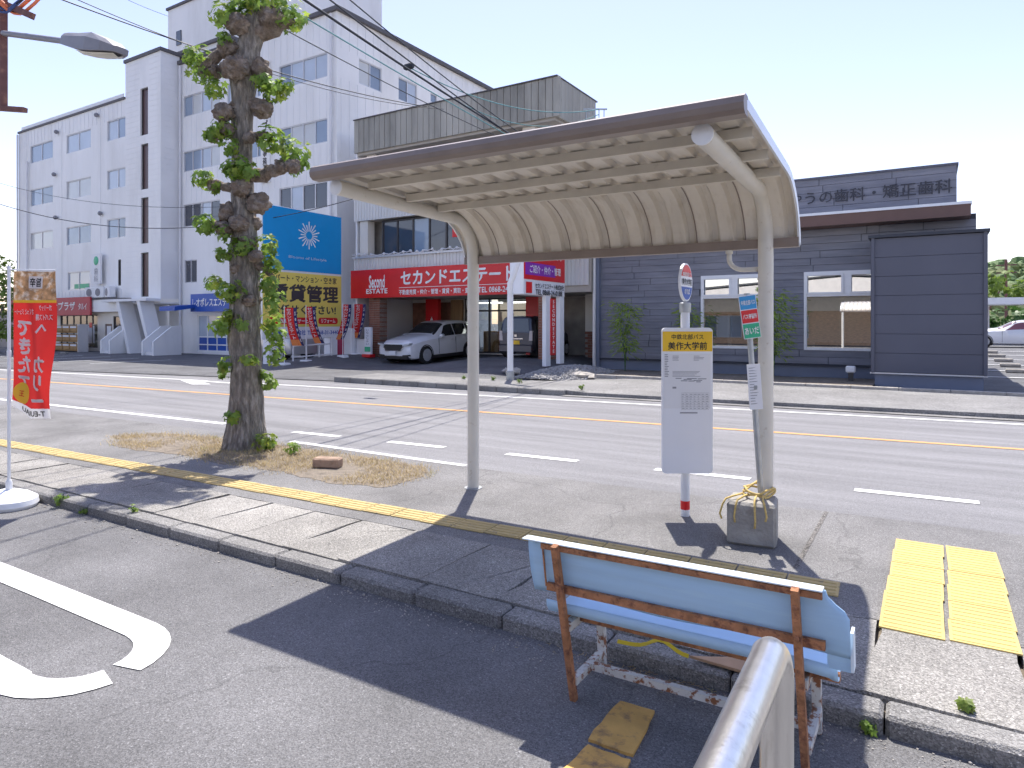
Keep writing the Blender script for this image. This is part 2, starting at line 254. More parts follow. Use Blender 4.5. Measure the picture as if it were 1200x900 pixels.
# ------------------------------------------------------------------ mesh builder
class MB:
    def __init__(s): s.v = []; s.f = []
    def add(s, vs, fs):
        o = len(s.v); s.v += [tuple(v) for v in vs]; s.f += [tuple(i+o for i in f) for f in fs]; return s
    def box(s, x0, x1, y0, y1, z0, z1):
        return s.add([(x0,y0,z0),(x1,y0,z0),(x1,y1,z0),(x0,y1,z0),(x0,y0,z1),(x1,y0,z1),(x1,y1,z1),(x0,y1,z1)],
                     [(0,3,2,1),(4,5,6,7),(0,1,5,4),(1,2,6,5),(2,3,7,6),(3,0,4,7)])
    def bbox(s, x0, x1, y0, y1, z0, z1, b=0.01):
        """Box with bevelled edges (chamfer b)."""
        b = min(b, (x1-x0)*0.45, (y1-y0)*0.45, (z1-z0)*0.45)
        vs = []; idx = {}
        for ax in range(3):
            for sx in (0, 1):
                for sy in (0, 1):
                    for sz in (0, 1):
                        p = []
                        for a, (lo, hi, sg) in enumerate(((x0,x1,sx),(y0,y1,sy),(z0,z1,sz))):
                            q = hi if sg else lo
                            if a != ax: q += -b if sg else b
                            p.append(q)
                        idx[(ax, sx, sy, sz)] = len(vs); vs.append(tuple(p))
        fs = []
        I = lambda a, x, y, z: idx[(a, x, y, z)]
        for q in (0, 1):
            fs.append((I(0,q,0,0), I(0,q,1,0), I(0,q,1,1), I(0,q,0,1))); fs.append((I(1,0,q,0), I(1,1,q,0), I(1,1,q,1), I(1,0,q,1))); fs.append((I(2,0,0,q), I(2,1,0,q), I(2,1,1,q), I(2,0,1,q)))
        for p in (0, 1):
            for q in (0, 1):
                fs.append((I(0,p,q,0), I(0,p,q,1), I(1,p,q,1), I(1,p,q,0))); fs.append((I(0,p,0,q), I(0,p,1,q), I(2,p,1,q), I(2,p,0,q))); fs.append((I(1,0,p,q), I(1,1,p,q), I(2,1,p,q), I(2,0,p,q)))
                for r in (0, 1): fs.append((I(0,p,q,r), I(1,p,q,r), I(2,p,q,r)))
        return s.add(vs, fs)
    def obox(s, c, sx, sy, sz, rz=0.0, rx=0.0, ry=0.0):
        M = Matrix.Translation(c) @ Matrix.Rotation(rz, 4, 'Z') @ Matrix.Rotation(ry, 4, 'Y') @ Matrix.Rotation(rx, 4, 'X')
        t = MB().box(-sx/2, sx/2, -sy/2, sy/2, -sz/2, sz/2)
        return s.add([M @ Vector(v) for v in t.v], t.f)
    def tube(s, pts, r, seg=10, cap=True):
        """Tube along points; r a number or one per point."""
        pts = [Vector(p) for p in pts]; n = len(pts); rs = r if isinstance(r, (list, tuple)) else [r]*n
        d0 = (pts[1]-pts[0]).normalized(); up = Vector((0,0,1)) if abs(d0.z) < 0.9 else Vector((1,0,0))
        a = d0.cross(up).normalized(); vs = []; o = []
        for i in range(n):
            d = (pts[min(i+1,n-1)]-pts[max(i-1,0)]).normalized()
            a = (a - d*a.dot(d)).normalized(); bb = d.cross(a)
            for k in range(seg):
                t = 2*math.pi*k/seg; vs.append(pts[i] + (a*math.cos(t)+bb*math.sin(t))*rs[i])
        fs = []
        for i in range(n-1):
            for k in range(seg):
                k2 = (k+1) % seg; fs.append((i*seg+k, i*seg+k2, (i+1)*seg+k2, (i+1)*seg+k))
        if cap: fs.append(tuple(range(seg))[::-1]); fs.append(tuple((n-1)*seg+k for k in range(seg)))
        return s.add(vs, fs)
    def bar(s, p0, p1, w, h, up=(0,0,1)):
        p0 = Vector(p0); p1 = Vector(p1); d = (p1-p0).normalized(); up = Vector(up)
        a = d.cross(up)
        if a.length < 1e-4: a = d.cross(Vector((1,0,0)))
        a.normalize(); b = a.cross(d).normalized(); vs = []
        for p in (p0, p1):
            for x, y in ((-1,-1),(1,-1),(1,1),(-1,1)): vs.append(p + a*(x*w/2) + b*(y*h/2))
        return s.add(vs, [(0,1,2,3),(7,6,5,4),(0,4,5,1),(1,5,6,2),(2,6,7,3),(3,7,4,0)])
    def prism(s, poly, fn, d0, d1):
        """poly of (u,v) swept from depth d0 to d1; fn(u,v,d) -> point."""
        n = len(poly)
        return s.add([fn(u, v, d0) for u, v in poly]+[fn(u, v, d1) for u, v in poly],
                     [tuple(range(n)), tuple(range(2*n-1, n-1, -1))]+[(i, (i+1) % n, n+(i+1) % n, n+i) for i in range(n)])
    def ball(s, c, r, seg=10, rings=7, sq=(1,1,1), jit=0.0, sd=0):
        vs = []; fs = []; c = Vector(c)
        for i in range(rings+1):
            th = math.pi*i/rings
            for k in range(seg):
                ph = 2*math.pi*k/seg
                d = Vector((math.sin(th)*math.cos(ph), math.sin(th)*math.sin(ph), math.cos(th)))
                j = 1 + jit*noise.noise(d*2.3+Vector((sd*3.1, sd*1.7, 0))) + jit*0.5*noise.noise(d*5+Vector((sd, 0, sd)))
                vs.append(c + Vector((d.x*sq[0], d.y*sq[1], d.z*sq[2]))*r*j)
        for i in range(rings):
            for k in range(seg):
                k2 = (k+1) % seg; fs.append((i*seg+k, (i+1)*seg+k, (i+1)*seg+k2, i*seg+k2))
        return s.add(vs, fs)
    def lathe(s, prof, seg, fn):
        """prof of (r, h); fn(x, y, h) -> point."""
        vs = []; n = len(prof)
        for r, h in prof:
            for k in range(seg): t = 2*math.pi*k/seg; vs.append(fn(r*math.cos(t), r*math.sin(t), h))
        fs = [(i*seg+k, i*seg+(k+1) % seg, (i+1)*seg+(k+1) % seg, (i+1)*seg+k) for i in range(n-1) for k in range(seg)]
        fs.append(tuple(range(seg))[::-1]); fs.append(tuple((n-1)*seg+k for k in range(seg)))
        return s.add(vs, fs)
    def wall(s, fn, u0, u1, v0, v1, holes, depth=0.12):
        """Flat wall with openings; fn(u, v, d): d runs inward."""
        us = sorted({u0, u1, *[h[0] for h in holes], *[h[1] for h in holes]}); vs_ = sorted({v0, v1, *[h[2] for h in holes], *[h[3] for h in holes]})
        us = [u for u in us if u0 <= u <= u1]; vs_ = [v for v in vs_ if v0 <= v <= v1]
        for a, b in zip(us, us[1:]):
            for c, d in zip(vs_, vs_[1:]):
                mu, mv = (a+b)/2, (c+d)/2
                if any(h[0] < mu < h[1] and h[2] < mv < h[3] for h in holes): continue
                s.add([fn(a,c,0), fn(b,c,0), fn(b,d,0), fn(a,d,0)], [(0,1,2,3)])
        for a, b, c, d in holes:
            for p, q in (((a,c),(b,c)), ((b,c),(b,d)), ((b,d),(a,d)), ((a,d),(a,c))):
                s.add([fn(*p,0), fn(*q,0), fn(*q,depth), fn(*p,depth)], [(0,1,2,3)])
        return s
    def obj(s, name, material, parent=None, smooth=False, local=False, kind=None):
        me = bpy.data.meshes.new(name); vs = s.v
        if parent is not None and not local:
            off = Vector((0, 0, 0)); p = parent
            while p is not None: off += p.location; p = p.parent
            vs = [(v[0]-off.x, v[1]-off.y, v[2]-off.z) for v in vs]
        me.from_pydata(vs, [], s.f)
        mm = MATS[material] if isinstance(material, str) else material
        me.materials.append(mm)
        if smooth:
            me.polygons.foreach_set('use_smooth', [True]*len(me.polygons))
            if smooth == 'auto':
                try: me.set_sharp_from_angle(angle=R(35))
                except Exception: pass
        me.update()
        o = bpy.data.objects.new(name, me); COL.objects.link(o); o.parent = parent
        if kind: o['kind'] = kind
        return o

def thing(name, label, cat, loc=(0,0,0), rz=0.0, group=None):
    o = bpy.data.objects.new(name, None); COL.objects.link(o); o.location = loc; o.rotation_euler = (0,0,rz); o.empty_display_size = 0.2
    return tag(o, label, cat, group)
def tag(o, label, cat, group=None):
    o['label'] = label; o['category'] = cat
    if group: o['group'] = group
    return o
def struct(o): o['kind'] = 'structure'; return o
def copy_tree(o, parent=None):
    c = o.copy(); COL.objects.link(c); c.parent = parent
    for ch in o.children: copy_tree(ch, c)
    return c
def share(src, name, parent, loc=None, rz=None):
    c = bpy.data.objects.new(name, src.data); COL.objects.link(c); c.parent = parent
    if loc is not None: c.location = loc
    if rz is not None: c.rotation_euler = (0,0,rz)
    return c

def text(body, name, material, parent, fn, w=None, h=None, bold=0.0, u=0, v=0, extr=0.004, align='C', mirror=False, lift=0.0, local=False, spacing=1.0):
    """Lettering as a mesh; fn(u, v, d) maps the sign plane to space (d < 0 in front). Centred on (u, v), fitted to w and/or h."""
    cu = bpy.data.curves.new('text', 'FONT'); cu.body = body; cu.resolution_u = 2; cu.space_line = spacing
    if '\n' in body: cu.align_x = 'CENTER'
    o = bpy.data.objects.new('text', cu); me = o.to_mesh()
    vs = [vv.co.copy() for vv in me.vertices]; fs = [tuple(p.vertices) for p in me.polygons]
    o.to_mesh_clear(); bpy.data.objects.remove(o); bpy.data.curves.remove(cu)
    if not vs: return None
    x0 = min(q.x for q in vs); x1 = max(q.x for q in vs); y0 = min(q.y for q in vs); y1 = max(q.y for q in vs)
    sx = w/(x1-x0) if w else None; sy = h/(y1-y0) if h else None
    sx = sx or sy; sy = sy or sx
    mb = MB(); cx = (x0+x1)/2; cy = (y0+y1)/2; sg = -1 if mirror else 1
    for i_, (bx_, by_) in enumerate(((0, 0), (1, 0.4), (-1, -0.4), (0.4, 1), (-0.4, -1)) if bold else ((0, 0),)):
        mb.add([fn(u+sg*((q.x-cx)+bx_*bold)*sx, v+((q.y-cy)+by_*bold)*sy, -extr-lift-0.0002*i_) for q in vs], fs)
    return mb.obj(name, material, parent, local=local)

FY = lambda Y: (lambda u, v, d: (u, Y+d, v))          # plane facing -Y
FX = lambda X: (lambda u, v, d: (X-d, u, v))          # plane facing +X
def frame_mb(fn, a, b, c, d, t, d0, d1, mull=(), trans=()):
    """Window frame: four bars plus mullions/transoms."""
    m = MB()
    def bx(u0, u1, v0, v1, e0=d0, e1=d1): m.prism([(u0,v0),(u1,v0),(u1,v1),(u0,v1)], fn, e0, e1)
    bx(a, b, c, c+t); bx(a, b, d-t, d); bx(a, a+t, c+t, d-t); bx(b-t, b, c+t, d-t)
    for u in mull: bx(u-t/2, u+t/2, c+t, d-t, d0+0.004, d1-0.004)
    for v in trans: bx(a+t, b-t, v-t/2, v+t/2, d0+0.006, d1-0.006)
    return m
WR = random.Random(77)
def window(parent, fn, a, b, c, d, mull=1, t=0.05, recess=0.06, fmat='alu_frame', panes=('pane_blue', 'pane_pale', 'pane_blue', 'pane_mid', 'pane_curtain'), sill=False):
    us = [a+(b-a)*(i+1)/(mull+1) for i in range(mull)]
    w = frame_mb(fn, a, b, c, d, t, recess-0.04, recess+0.03, us).obj('window', fmat, parent)
    e = [a]+us+[b]
    for i in range(mull+1):
        dd = recess + (0.0 if i % 2 else 0.012)
        pm = WR.choice(panes)
        MB().prism([(e[i]+t/2, c+t/2), (e[i+1]-t/2, c+t/2), (e[i+1]-t/2, d-t/2), (e[i]+t/2, d-t/2)], fn, dd, dd+0.006).obj('pane', pm, w)
    if sill:
        MB().prism([(a-0.05, c-0.06), (b+0.05, c-0.06), (b+0.05, c-0.003), (a-0.05, c-0.003)], fn, -0.06, 0.02).obj('sill', fmat, w)
    return w

# ------------------------------------------------------------------ ground, road, pavements
def lerp_poly(pts, x):
    if x <= pts[0][0]: return pts[0][1]
    for (a, b), (c, d) in zip(pts, pts[1:]):
        if x <= c: return b+(d-b)*(x-a)/(c-a)
    return pts[-1][1]
ROAD_N = [(-80,3.2),(-40,4.8),(-15,5.75),(-10.3,6.02),(-4.5,6.0),(0.6,6.27),(10,6.95),(40,9.6),(80,13)]
ROAD_F = [(-80,5.5),(-40,9.6),(-26,11.1),(-14.3,13.35),(-7.1,13.55),(1.4,14.2),(10,15.0),(40,18),(80,22)]
KERB = lambda x: 3.055+0.016*x
SLAB = lambda x: 4.05+0.038*x
def strip(name, xs, ya, yb, z, material, parent=None, kind=None):
    m = MB(); vs = []
    for x in xs: vs += [(x, ya(x), z), (x, yb(x), z)]
    m.add(vs, [(2*i, 2*i+2, 2*i+3, 2*i+1) for i in range(len(xs)-1)])
    o = m.obj(name, material, parent)
    if kind: o['kind'] = kind
    return o
def frange(a, b, s):
    n = max(1, int(round((b-a)/s))); return [a+(b-a)*i/n for i in range(n+1)]
def smooth(t): t = max(0, min(1, t)); return t*t*(3-2*t)
def hgt(x, y):
    """Far-side lot: rises gently towards the estate office."""
    w = smooth((-9.7-x)/0.9)*max(smooth((x+15.9)/1.6), smooth((x+23.5)/3.0)*smooth((-18.6-x)/0.9))
    w2_ = smooth((-9.7-x)/0.9)*smooth((x+23.5)/3.0)
    if x > 0.6: return 0.06 + 0.34*smooth((y-23.5)/20)*smooth((x-0.6)/1.2)
    return 0.06 + max(0.32*smooth((y-14.8)/5.4)*w, 0.22*smooth((y-20.6)/3.4)*w2_)

g = MB().add([(-1500,-1500,-0.06),(1500,-1500,-0.06),(1500,1500,-0.06),(-1500,1500,-0.06)], [(0,1,2,3)]).obj('ground', 'far_asphalt'); struct(g)
xsr = frange(-80, 80, 2.0)
lot = strip('parking_lot', frange(-60, 40, 4), lambda x: -40.0, lambda x: KERB(x)+0.02, 0.0, 'lot_asphalt', kind='structure')
road = strip('road', xsr, lambda x: lerp_poly(ROAD_N, x)-0.02, lambda x: lerp_poly(ROAD_F, x)+0.3, 0.0, 'road_asphalt', kind='structure')
m = MB(); vs = []
xs = frange(-60, 40, 1.0)
for x in xs: vs += [(x, SLAB(x), -0.05), (x, SLAB(x), 0.08), (x, lerp_poly(ROAD_N, x)-0.06, 0.08), (x, lerp_poly(ROAD_N, x), 0.015), (x, lerp_poly(ROAD_N, x), -0.05)]
m.add(vs, [(5*i+k, 5*i+5+k, 5*i+6+k, 5*i+1+k) for i in range(len(xs)-1) for k in range(4)])
walk = struct(m.obj('sidewalk', 'walk_asphalt'))
strip('slab_bed', frange(-60, 40, 4), lambda x: KERB(x)+0.1, lambda x: SLAB(x)+0.01, 0.035, 'soil', walk)
strip('gutter_grit', frange(-30, 14, 0.5), lambda x: lerp_poly(ROAD_N, x)-0.015, lambda x: lerp_poly(ROAD_N, x)+0.13+0.07*noise.noise(Vector((x*1.3, 0, 0))), 0.004, 'grit', road)
# pale repair bands across the pavement (old concrete joints) by the stop
strip('pavement_joint', [-0.75, -0.72], lambda x: 4.6+0.3*(x+0.75), lambda x: lerp_poly(ROAD_N, x)-0.08, 0.083, 'grit', walk)

# concrete slabs of the drain cover strip, each a piece with its own uneven outline
x = -14.0; k = 0
while x < 9:
    ln = random.uniform(0.5, 0.66)
    if x > -0.2: ln = random.uniform(0.85, 1.2)
    gap = random.choice((0.01, 0.014, 0.02, 0.03))
    xa, xb = x+gap, x+ln
    poly = []
    for t in frange(0, 1, 0.25): poly.append((xa+(xb-xa)*t, KERB(xa)+0.158+random.uniform(0, 0.006)))
    for t in frange(0, 1, 0.25): poly.append((xb+random.uniform(-0.012, 0.002)+0.05, (KERB(xb)+0.165)+(SLAB(xb)-KERB(xb)-0.175)*t))
    for t in frange(1, 0, -0.25) if False else [1-q for q in frange(0, 1, 0.25)]: poly.append((xa+0.05+(xb-xa)*t, SLAB(xa+(xb-xa)*t)-0.008-random.uniform(0, 0.012)))
    for t in [0.8, 0.55, 0.3]: poly.append((xa+0.05*t+random.uniform(0, 0.022 if (k % 3) else 0.045), (KERB(xa)+0.165)+(SLAB(xa)-KERB(xa)-0.175)*t))
    zt = 0.085+random.uniform(-0.004, 0.004)
    MB().prism(poly, lambda u, v, d: (u, v, d), zt, 0.03).obj('concrete_slab', 'slab_concrete', walk)
    x += ln; k += 1

# kerb stones
kerb = struct(bpy.data.objects.new('kerb', None)); COL.objects.link(kerb)
kproto = MB().bbox(0, 0.595, 0, 0.15, -0.05, 0.082, 0.016).obj('kerb_stone', 'kerb_concrete', kerb)
first = True
for i in range(38):
    x = -14.0+i*0.602
    if 1.2 < x < 0: continue
    o = kproto if first else share(kproto, 'kerb_stone', kerb); first = False
    o.location = (x, KERB(x)+random.uniform(-0.004, 0.004), random.uniform(-0.005, 0.004)); o.rotation_euler = (0, 0, R(0.92)+random.uniform(-0.004, 0.004))

# tactile path: yellow guide tiles with four bars each
TAC = lambda x: 4.38+0.046*x
path = struct(bpy.data.objects.new('tactile_path', None)); COL.objects.link(path)
m = MB().box(0, 0.288, -0.115, 0.115, 0.0, 0.008)
for q in (-0.082, -0.027, 0.027, 0.082): m.bbox(0.012, 0.276, q-0.017, q+0.017, 0.006, 0.0135, 0.004)
tp = m.obj('tactile_tile', 'tactile_yellow', path); first = True
x = -13.6
while x < -0.50:
    o = tp if first else share(tp, 'tactile_tile', path); first = False
    o.location = (x, TAC(x)+random.uniform(-0.006, 0.006), 0.0805+random.uniform(0, 0.002)); o.rotation_euler = (0, 0, R(2.6)+random.uniform(-0.012, 0.012))
    x += 0.299
pad = struct(bpy.data.objects.new('tactile_pad', None)); COL.objects.link(pad)
m = MB().box(0, 0.287, 0, 0.273, 0.0, 0.009)
for i in range(5): m.bbox(0.014, 0.273, 0.02+i*0.052, 0.044+i*0.052, 0.007, 0.012, 0.003)
pp = m.obj('tactile_tile', 'pad_yellow', pad); first = True
for cx in (-0.228, 0.082):
    for j in range(6):
        o = pp if first else share(pp, 'tactile_tile', pad); first = False
        o.location = (cx+random.uniform(-0.004, 0.004)+0.003*j, 3.93+j*0.278+cx*0.06, 0.0805+random.uniform(0, 0.004)+0.004)
        o.rotation_euler = (0, 0, R(0.6)+random.uniform(-0.008, 0.008))

# road markings
def line_on(name, a, b, x0, x1, w, material, z=0.005, parent=road):
    return strip(name, frange(x0, x1, 0.7), lambda x: a+b*x-w/2, lambda x: a+b*x+w/2, z, material, parent)
line_on('centre_line', 10.88, 0.087, -70, 40, 0.13, 'orange_paint')
line_on('edge_line', 13.52, 0.106, -16.6, 40, 0.14, 'white_paint_worn')
line_on('edge_line', 13.52, 0.106, -60, -17.6, 0.14, 'white_paint_worn')
line_on('edge_line', 7.36, 0.054, -60, -9.8, 0.14, 'white_paint')
for x0, x1 in ((-8.2,-7.3),(-6.4,-5.48),(-4.54,-3.58),(-2.64,-1.62),(-0.64,0.38),(1.45,2.5),(3.6,4.7)):
    line_on('lane_dash', 7.47, 0.073, x0, x1, 0.13, 'white_paint')
strip('kerb_paint', frange(-7.2, -4.35, 0.3), lambda x: lerp_poly(ROAD_N, x)-0.06, lambda x: lerp_poly(ROAD_N, x)+0.035+0.012*noise.noise(Vector((x*9, 2, 0))), 0.084, 'white_paint_worn', walk)
m = MB().add([(-18.5,11.4,0.005),(-16.9,10.75,0.005),(-16.5,11.05,0.005),(-17.6,11.45,0.005),(-14.9,11.55,0.005),(-14.9,11.72,0.005),(-17.5,11.62,0.005)], [(0,1,2,3),(0,3,6),(3,4,5,6)])
m.obj('turn_arrow', 'white_paint_worn', road)
# rounded white stall marking in the lot
cl = [(-9.0, 1.86), (-7.5, 1.90), (-6.0, 1.95), (-4.6, 1.985), (-3.75, 2.0)]
arc = [(-3.6+0.34*math.cos(t), 1.71+0.29*math.sin(t)) for t in [R(90-12*i) for i in range(16)]]
cl2 = [(-3.6, 1.42), (-4.6, 1.40), (-6.0, 1.37), (-7.5, 1.33), (-9.0, 1.28)]
def ribbon(pts, w, z):
    m = MB(); vs = []
    for i, p in enumerate(pts):
        a = Vector(pts[max(i-1, 0)]); b = Vector(pts[min(i+1, len(pts)-1)]); d = (b-a).normalized(); n = Vector((-d.y, d.x))
        jit = 0.006*noise.noise(Vector((i*3.3, 1, 0)))
        vs += [(p[0]+n.x*(w/2+jit), p[1]+n.y*(w/2+jit), z), (p[0]-n.x*(w/2-jit), p[1]-n.y*(w/2-jit), z)]
    return m.add(vs, [(2*i, 2*i+2, 2*i+3, 2*i+1) for i in range(len(pts)-1)])
ribbon(cl+arc[:8], 0.17, 0.005).obj('stall_line', 'white_paint', lot)
ribbon([(a+0.012, b-0.03) for a, b in arc[8:]]+[(a, b-0.02) for a, b in cl2], 0.165, 0.005).obj('stall_line', 'white_paint', lot)

# far side: lots, kerb island, pavement, planting bed
m = MB(); vs = []; xs = frange(-80, 40, 1.0); nr = 34
for x in xs:
    y0 = lerp_poly(ROAD_F, x)
    for j in range(nr+1):
        y = y0+0.15+(70-y0)*(j/nr)**1.7
        vs.append((x, y, hgt(x, y) if j else 0.02))
m.add(vs, [(i*(nr+1)+j, (i+1)*(nr+1)+j, (i+1)*(nr+1)+j+1, i*(nr+1)+j+1) for i in range(len(xs)-1) for j in range(nr)])
far = struct(m.obj('far_lot', 'far_asphalt', smooth=True))
m = MB(); vs = []; xs = frange(-14.3, 30, 0.7)
for x in xs:
    yf = lerp_poly(ROAD_F, x); yb = 15.2 if x < -9.2 else (15.2+(x+9.2)*1.2 if x < -7.1 else 17.72+0.01*x)
    vs += [(x, yf+0.15, -0.02), (x, yf+0.15, 0.125 if x < -7.2 else 0.085), (x, yb, 0.13 if x < -9.0 else 0.105), (x, yb, -0.02)]
m.add(vs, [(4*i+k, 4*i+4+k, 4*i+5+k, 4*i+1+k) for i in range(len(xs)-1) for k in range(3)])
m.add([vs[0], vs[1], vs[2], vs[3]], [(0,1,2,3)])
fwalk = struct(m.obj('far_sidewalk', 'far_walk'))
strip('pavement_joint', frange(-14, 20, 1), lambda x: lerp_poly(ROAD_F, x)+0.75, lambda x: lerp_poly(ROAD_F, x)+0.79, 0.132, 'grit', fwalk) if False else None
fk = struct(bpy.data.objects.new('far_kerb', None)); COL.objects.link(fk)
kp = MB().bbox(0, 0.59, 0, 0.17, -0.05, 0.155, 0.02).obj('kerb_stone', 'kerb_concrete', fk)
for i in range(12):
    o = kp if i == 0 else share(kp, 'kerb_stone', fk)
    x = -14.25+i*0.597; o.location = (x, lerp_poly(ROAD_F, x)-0.02, -0.002*i); o.rotation_euler = (0, 0, R(1.6))
kp2 = MB().bbox(0, 0.99, 0, 0.13, -0.05, 0.17, 0.012).obj('kerb_stone', 'stone_pale', fk)
for i in range(16):
    o = kp2 if i == 0 else share(kp2, 'kerb_stone', fk)
    o.location = (-8.6+i*0.998, 17.78, 0)
# thin concrete gutter in front of the clinic pavement
strip('gutter', frange(-7.1, 30, 1), lambda x: lerp_poly(ROAD_F, x)-0.12, lambda x: lerp_poly(ROAD_F, x)+0.16, 0.014, 'kerb_concrete', fwalk)
m = MB(); xs = frange(-9.4, -1.2, 0.4); vs = []
for x in xs:
    for j in range(6): y = 17.9+j*0.62; vs.append((x, y, 0.105+0.03*noise.noise(Vector((x, y, 0)))+(0.02 if 0 < j < 5 else 0)))
m.add(vs, [(i*6+j, (i+1)*6+j, (i+1)*6+j+1, i*6+j+1) for i in range(len(xs)-1) for j in range(5)])
bed = struct(m.obj('planting_bed', 'soil', smooth=True))
# gravel heap between office and clinic
m = MB(); xs = frange(-10.2, -8.2, 0.08); ys = frange(16.2, 20.4, 0.12); vs = []
for x in xs:
    for y in ys:
        d = max(0, 1-((x+9.3)/1.0)**2)*max(0, 1-((y-18.2)/2.15)**2)
        vs.append((x, y, 0.07+0.28*d+0.06*d*noise.noise(Vector((x*5, y*5, 0)))+0.03*d*noise.noise(Vector((x*13, y*13, 4)))))
n = len(ys); m.add(vs, [(i*n+j, (i+1)*n+j, (i+1)*n+j+1, i*n+j+1) for i in range(len(xs)-1) for j in range(n-1)])
rg = random.Random(17)
for _ in range(1500):
    x = rg.uniform(-10.2, -8.2); y = rg.uniform(16.2, 20.4); d = max(0, 1-((x+9.3)/1.0)**2)*max(0, 1-((y-18.2)/2.15)**2)
    m.ball((x, y, 0.08+0.28*d), rg.uniform(0.02, 0.06), 5, 3, (1, rg.uniform(.6, 1), rg.uniform(.5, .9)))
gh = m.obj('gravel_heap', 'gravel'); gh['kind'] = 'stuff'; tag(gh, 'heap of grey gravel spilling between the red-signed office and the charcoal clinic', 'gravel')
for i, (x, y, s_) in enumerate(((-8.5,17.3,0.42),(-8.75,17.9,0.3),(-10.6,16.9,0.3))):
    o = MB().ball((x, y, hgt(x, y)+0.06), s_, 9, 6, (1, 0.8, 0.35), 0.5, i).obj('rubble_stone', 'stone_pale')
    tag(o, ('large pale stone at the right foot of the gravel heap', 'smaller pale stone up against the gravel heap', 'pale stone slab by the white street pole')[i], 'stone', 'stones round the gravel heap')
# lot lines by the clinic's far car park
for i in range(6):
    strip('stall_line', [1.4, 12.0], lambda x: 24+i*2.8+0.0*x, lambda x: 24+i*2.8+0.16, hgt(8, 24+i*2.8)+0.03, 'white_paint', far)

# ------------------------------------------------------------------ bus shelter
X0, X1 = -3.79, -0.83
PX = (-3.70, -1.05); PY = 5.25
sh = thing('bus_shelter', 'cream steel bus shelter with curved corrugated roof and brown edge', 'bus shelter', (-2.4, PY, 0.08))
# path of the sheet (Y, Z), flat then curving down to the road side
prof = [(3.40, 2.748), (3.8, 2.726), (4.3, 2.698), (4.72, 2.676)]
for i in range(1, 10):
    t = R(90-10*i); prof.append((4.72+0.56*math.cos(t), 2.676-0.423+0.423*math.sin(t)-0.03*math.cos(t)))
prof += [(5.285, 2.24)]
def pnorm(i):
    a = Vector(prof[max(i-1, 0)]); b = Vector(prof[min(i+1, len(prof)-1)]); d = (b-a).normalized(); return Vector((-d.y, d.x))
NP = 8; pw = (X1-X0)/NP
for p in range(NP):
    xa = X0+p*pw; m = MB(); us = []
    for q in range(2):
        b0 = xa+q*pw/2
        us += [(b0-0.008 if q == 0 else b0, -0.002 if p % 2 else 0.0), (b0+0.095, 0.0), (b0+0.118, 0.030), (b0+0.160, 0.030), (b0+0.183, 0.0)]
    us.append((xa+pw+0.008, -0.002 if p % 2 else 0.0)); vs = []; nu = len(us)
    for i, (y, z) in enumerate(prof):
        nn = pnorm(i)
        for u, o_ in us: vs.append((u, y+nn.x*o_, z+nn.y*o_))
    m.add(vs, [(i*nu+j, i*nu+j+1, (i+1)*nu+j+1, (i+1)*nu+j) for i in range(len(prof)-1) for j in range(nu-1)])
    o = m.obj('roof_panel', 'sheet_cream', sh)
    so = o.modifiers.new('thickness', 'SOLIDIFY'); so.thickness = 0.003; so.offset = 1
# dark laps between the panels on the curve
for p in range(1, NP):
    xa = X0+p*pw; m = MB(); vs = []
    for i in range(3, len(prof)):
        nn = pnorm(i); y, z = prof[i]
        vs += [(xa-0.005, y-nn.x*0.004, z-nn.y*0.004), (xa+0.005, y-nn.x*0.004, z-nn.y*0.004)]
    m.add(vs, [(2*i, 2*i+1, 2*i+3, 2*i+2) for i in range(len(vs)//2-1)]).obj('panel_lap', 'shelter_brown', sh)
for y in (3.78, 4.22, 4.64):
    m = MB(); zt = 2.744-0.055*(y-3.4)
    m.box(X0+0.16, X1-0.02, y-0.044, y-0.040, zt-0.06, zt-0.004); m.box(X0+0.16, X1-0.02, y-0.04, y-0.004, zt-0.06, zt-0.056); m.box(X0+0.16, X1-0.02, y-0.004, y, zt-0.06, zt-0.045)
    m.box(X0+0.16, X1-0.02, y-0.04, y-0.004, zt-0.01, zt-0.005)
    m.obj('purlin', 'shelter_cream', sh)
fp = [(a, b-0.02) for a, b in ((3.42, 2.80), (3.37, 2.803), (3.335, 2.785), (3.322, 2.75), (3.33, 2.72), (3.355, 2.70), (3.42, 2.696), (3.42, 2.708), (3.405, 2.708), (3.405, 2.785), (3.42, 2.785))]
MB().prism(fp, lambda u, v, d: (d, u, v), X0-0.02, X1+0.02).obj('front_fascia', 'shelter_brown', sh, smooth='auto')
MB().box(X0-0.01, X1+0.01, 5.245, 5.31, 2.215, 2.285).obj('back_beam', 'shelter_brown', sh)
for xe, sgn in ((X0, -1), (X1, 1)):
    m = MB(); vs = []
    for i, (y, z) in enumerate(prof):
        nn = pnorm(i)
        a = (y+nn.x*0.034, z+nn.y*0.034); b = (y-nn.x*0.026, z-nn.y*0.026)
        vs += [(xe+sgn*0.002, *a), (xe+sgn*0.016, *a), (xe+sgn*0.016, *b), (xe+sgn*0.002, *b)]
    m.add(vs, [(4*i+k, 4*i+(k+1) % 4, 4*i+4+(k+1) % 4, 4*i+4+k) for i in range(len(prof)-1) for k in range(4)]+[(0,1,2,3)])
    m.obj('end_trim', 'trim_white', sh, smooth='auto')
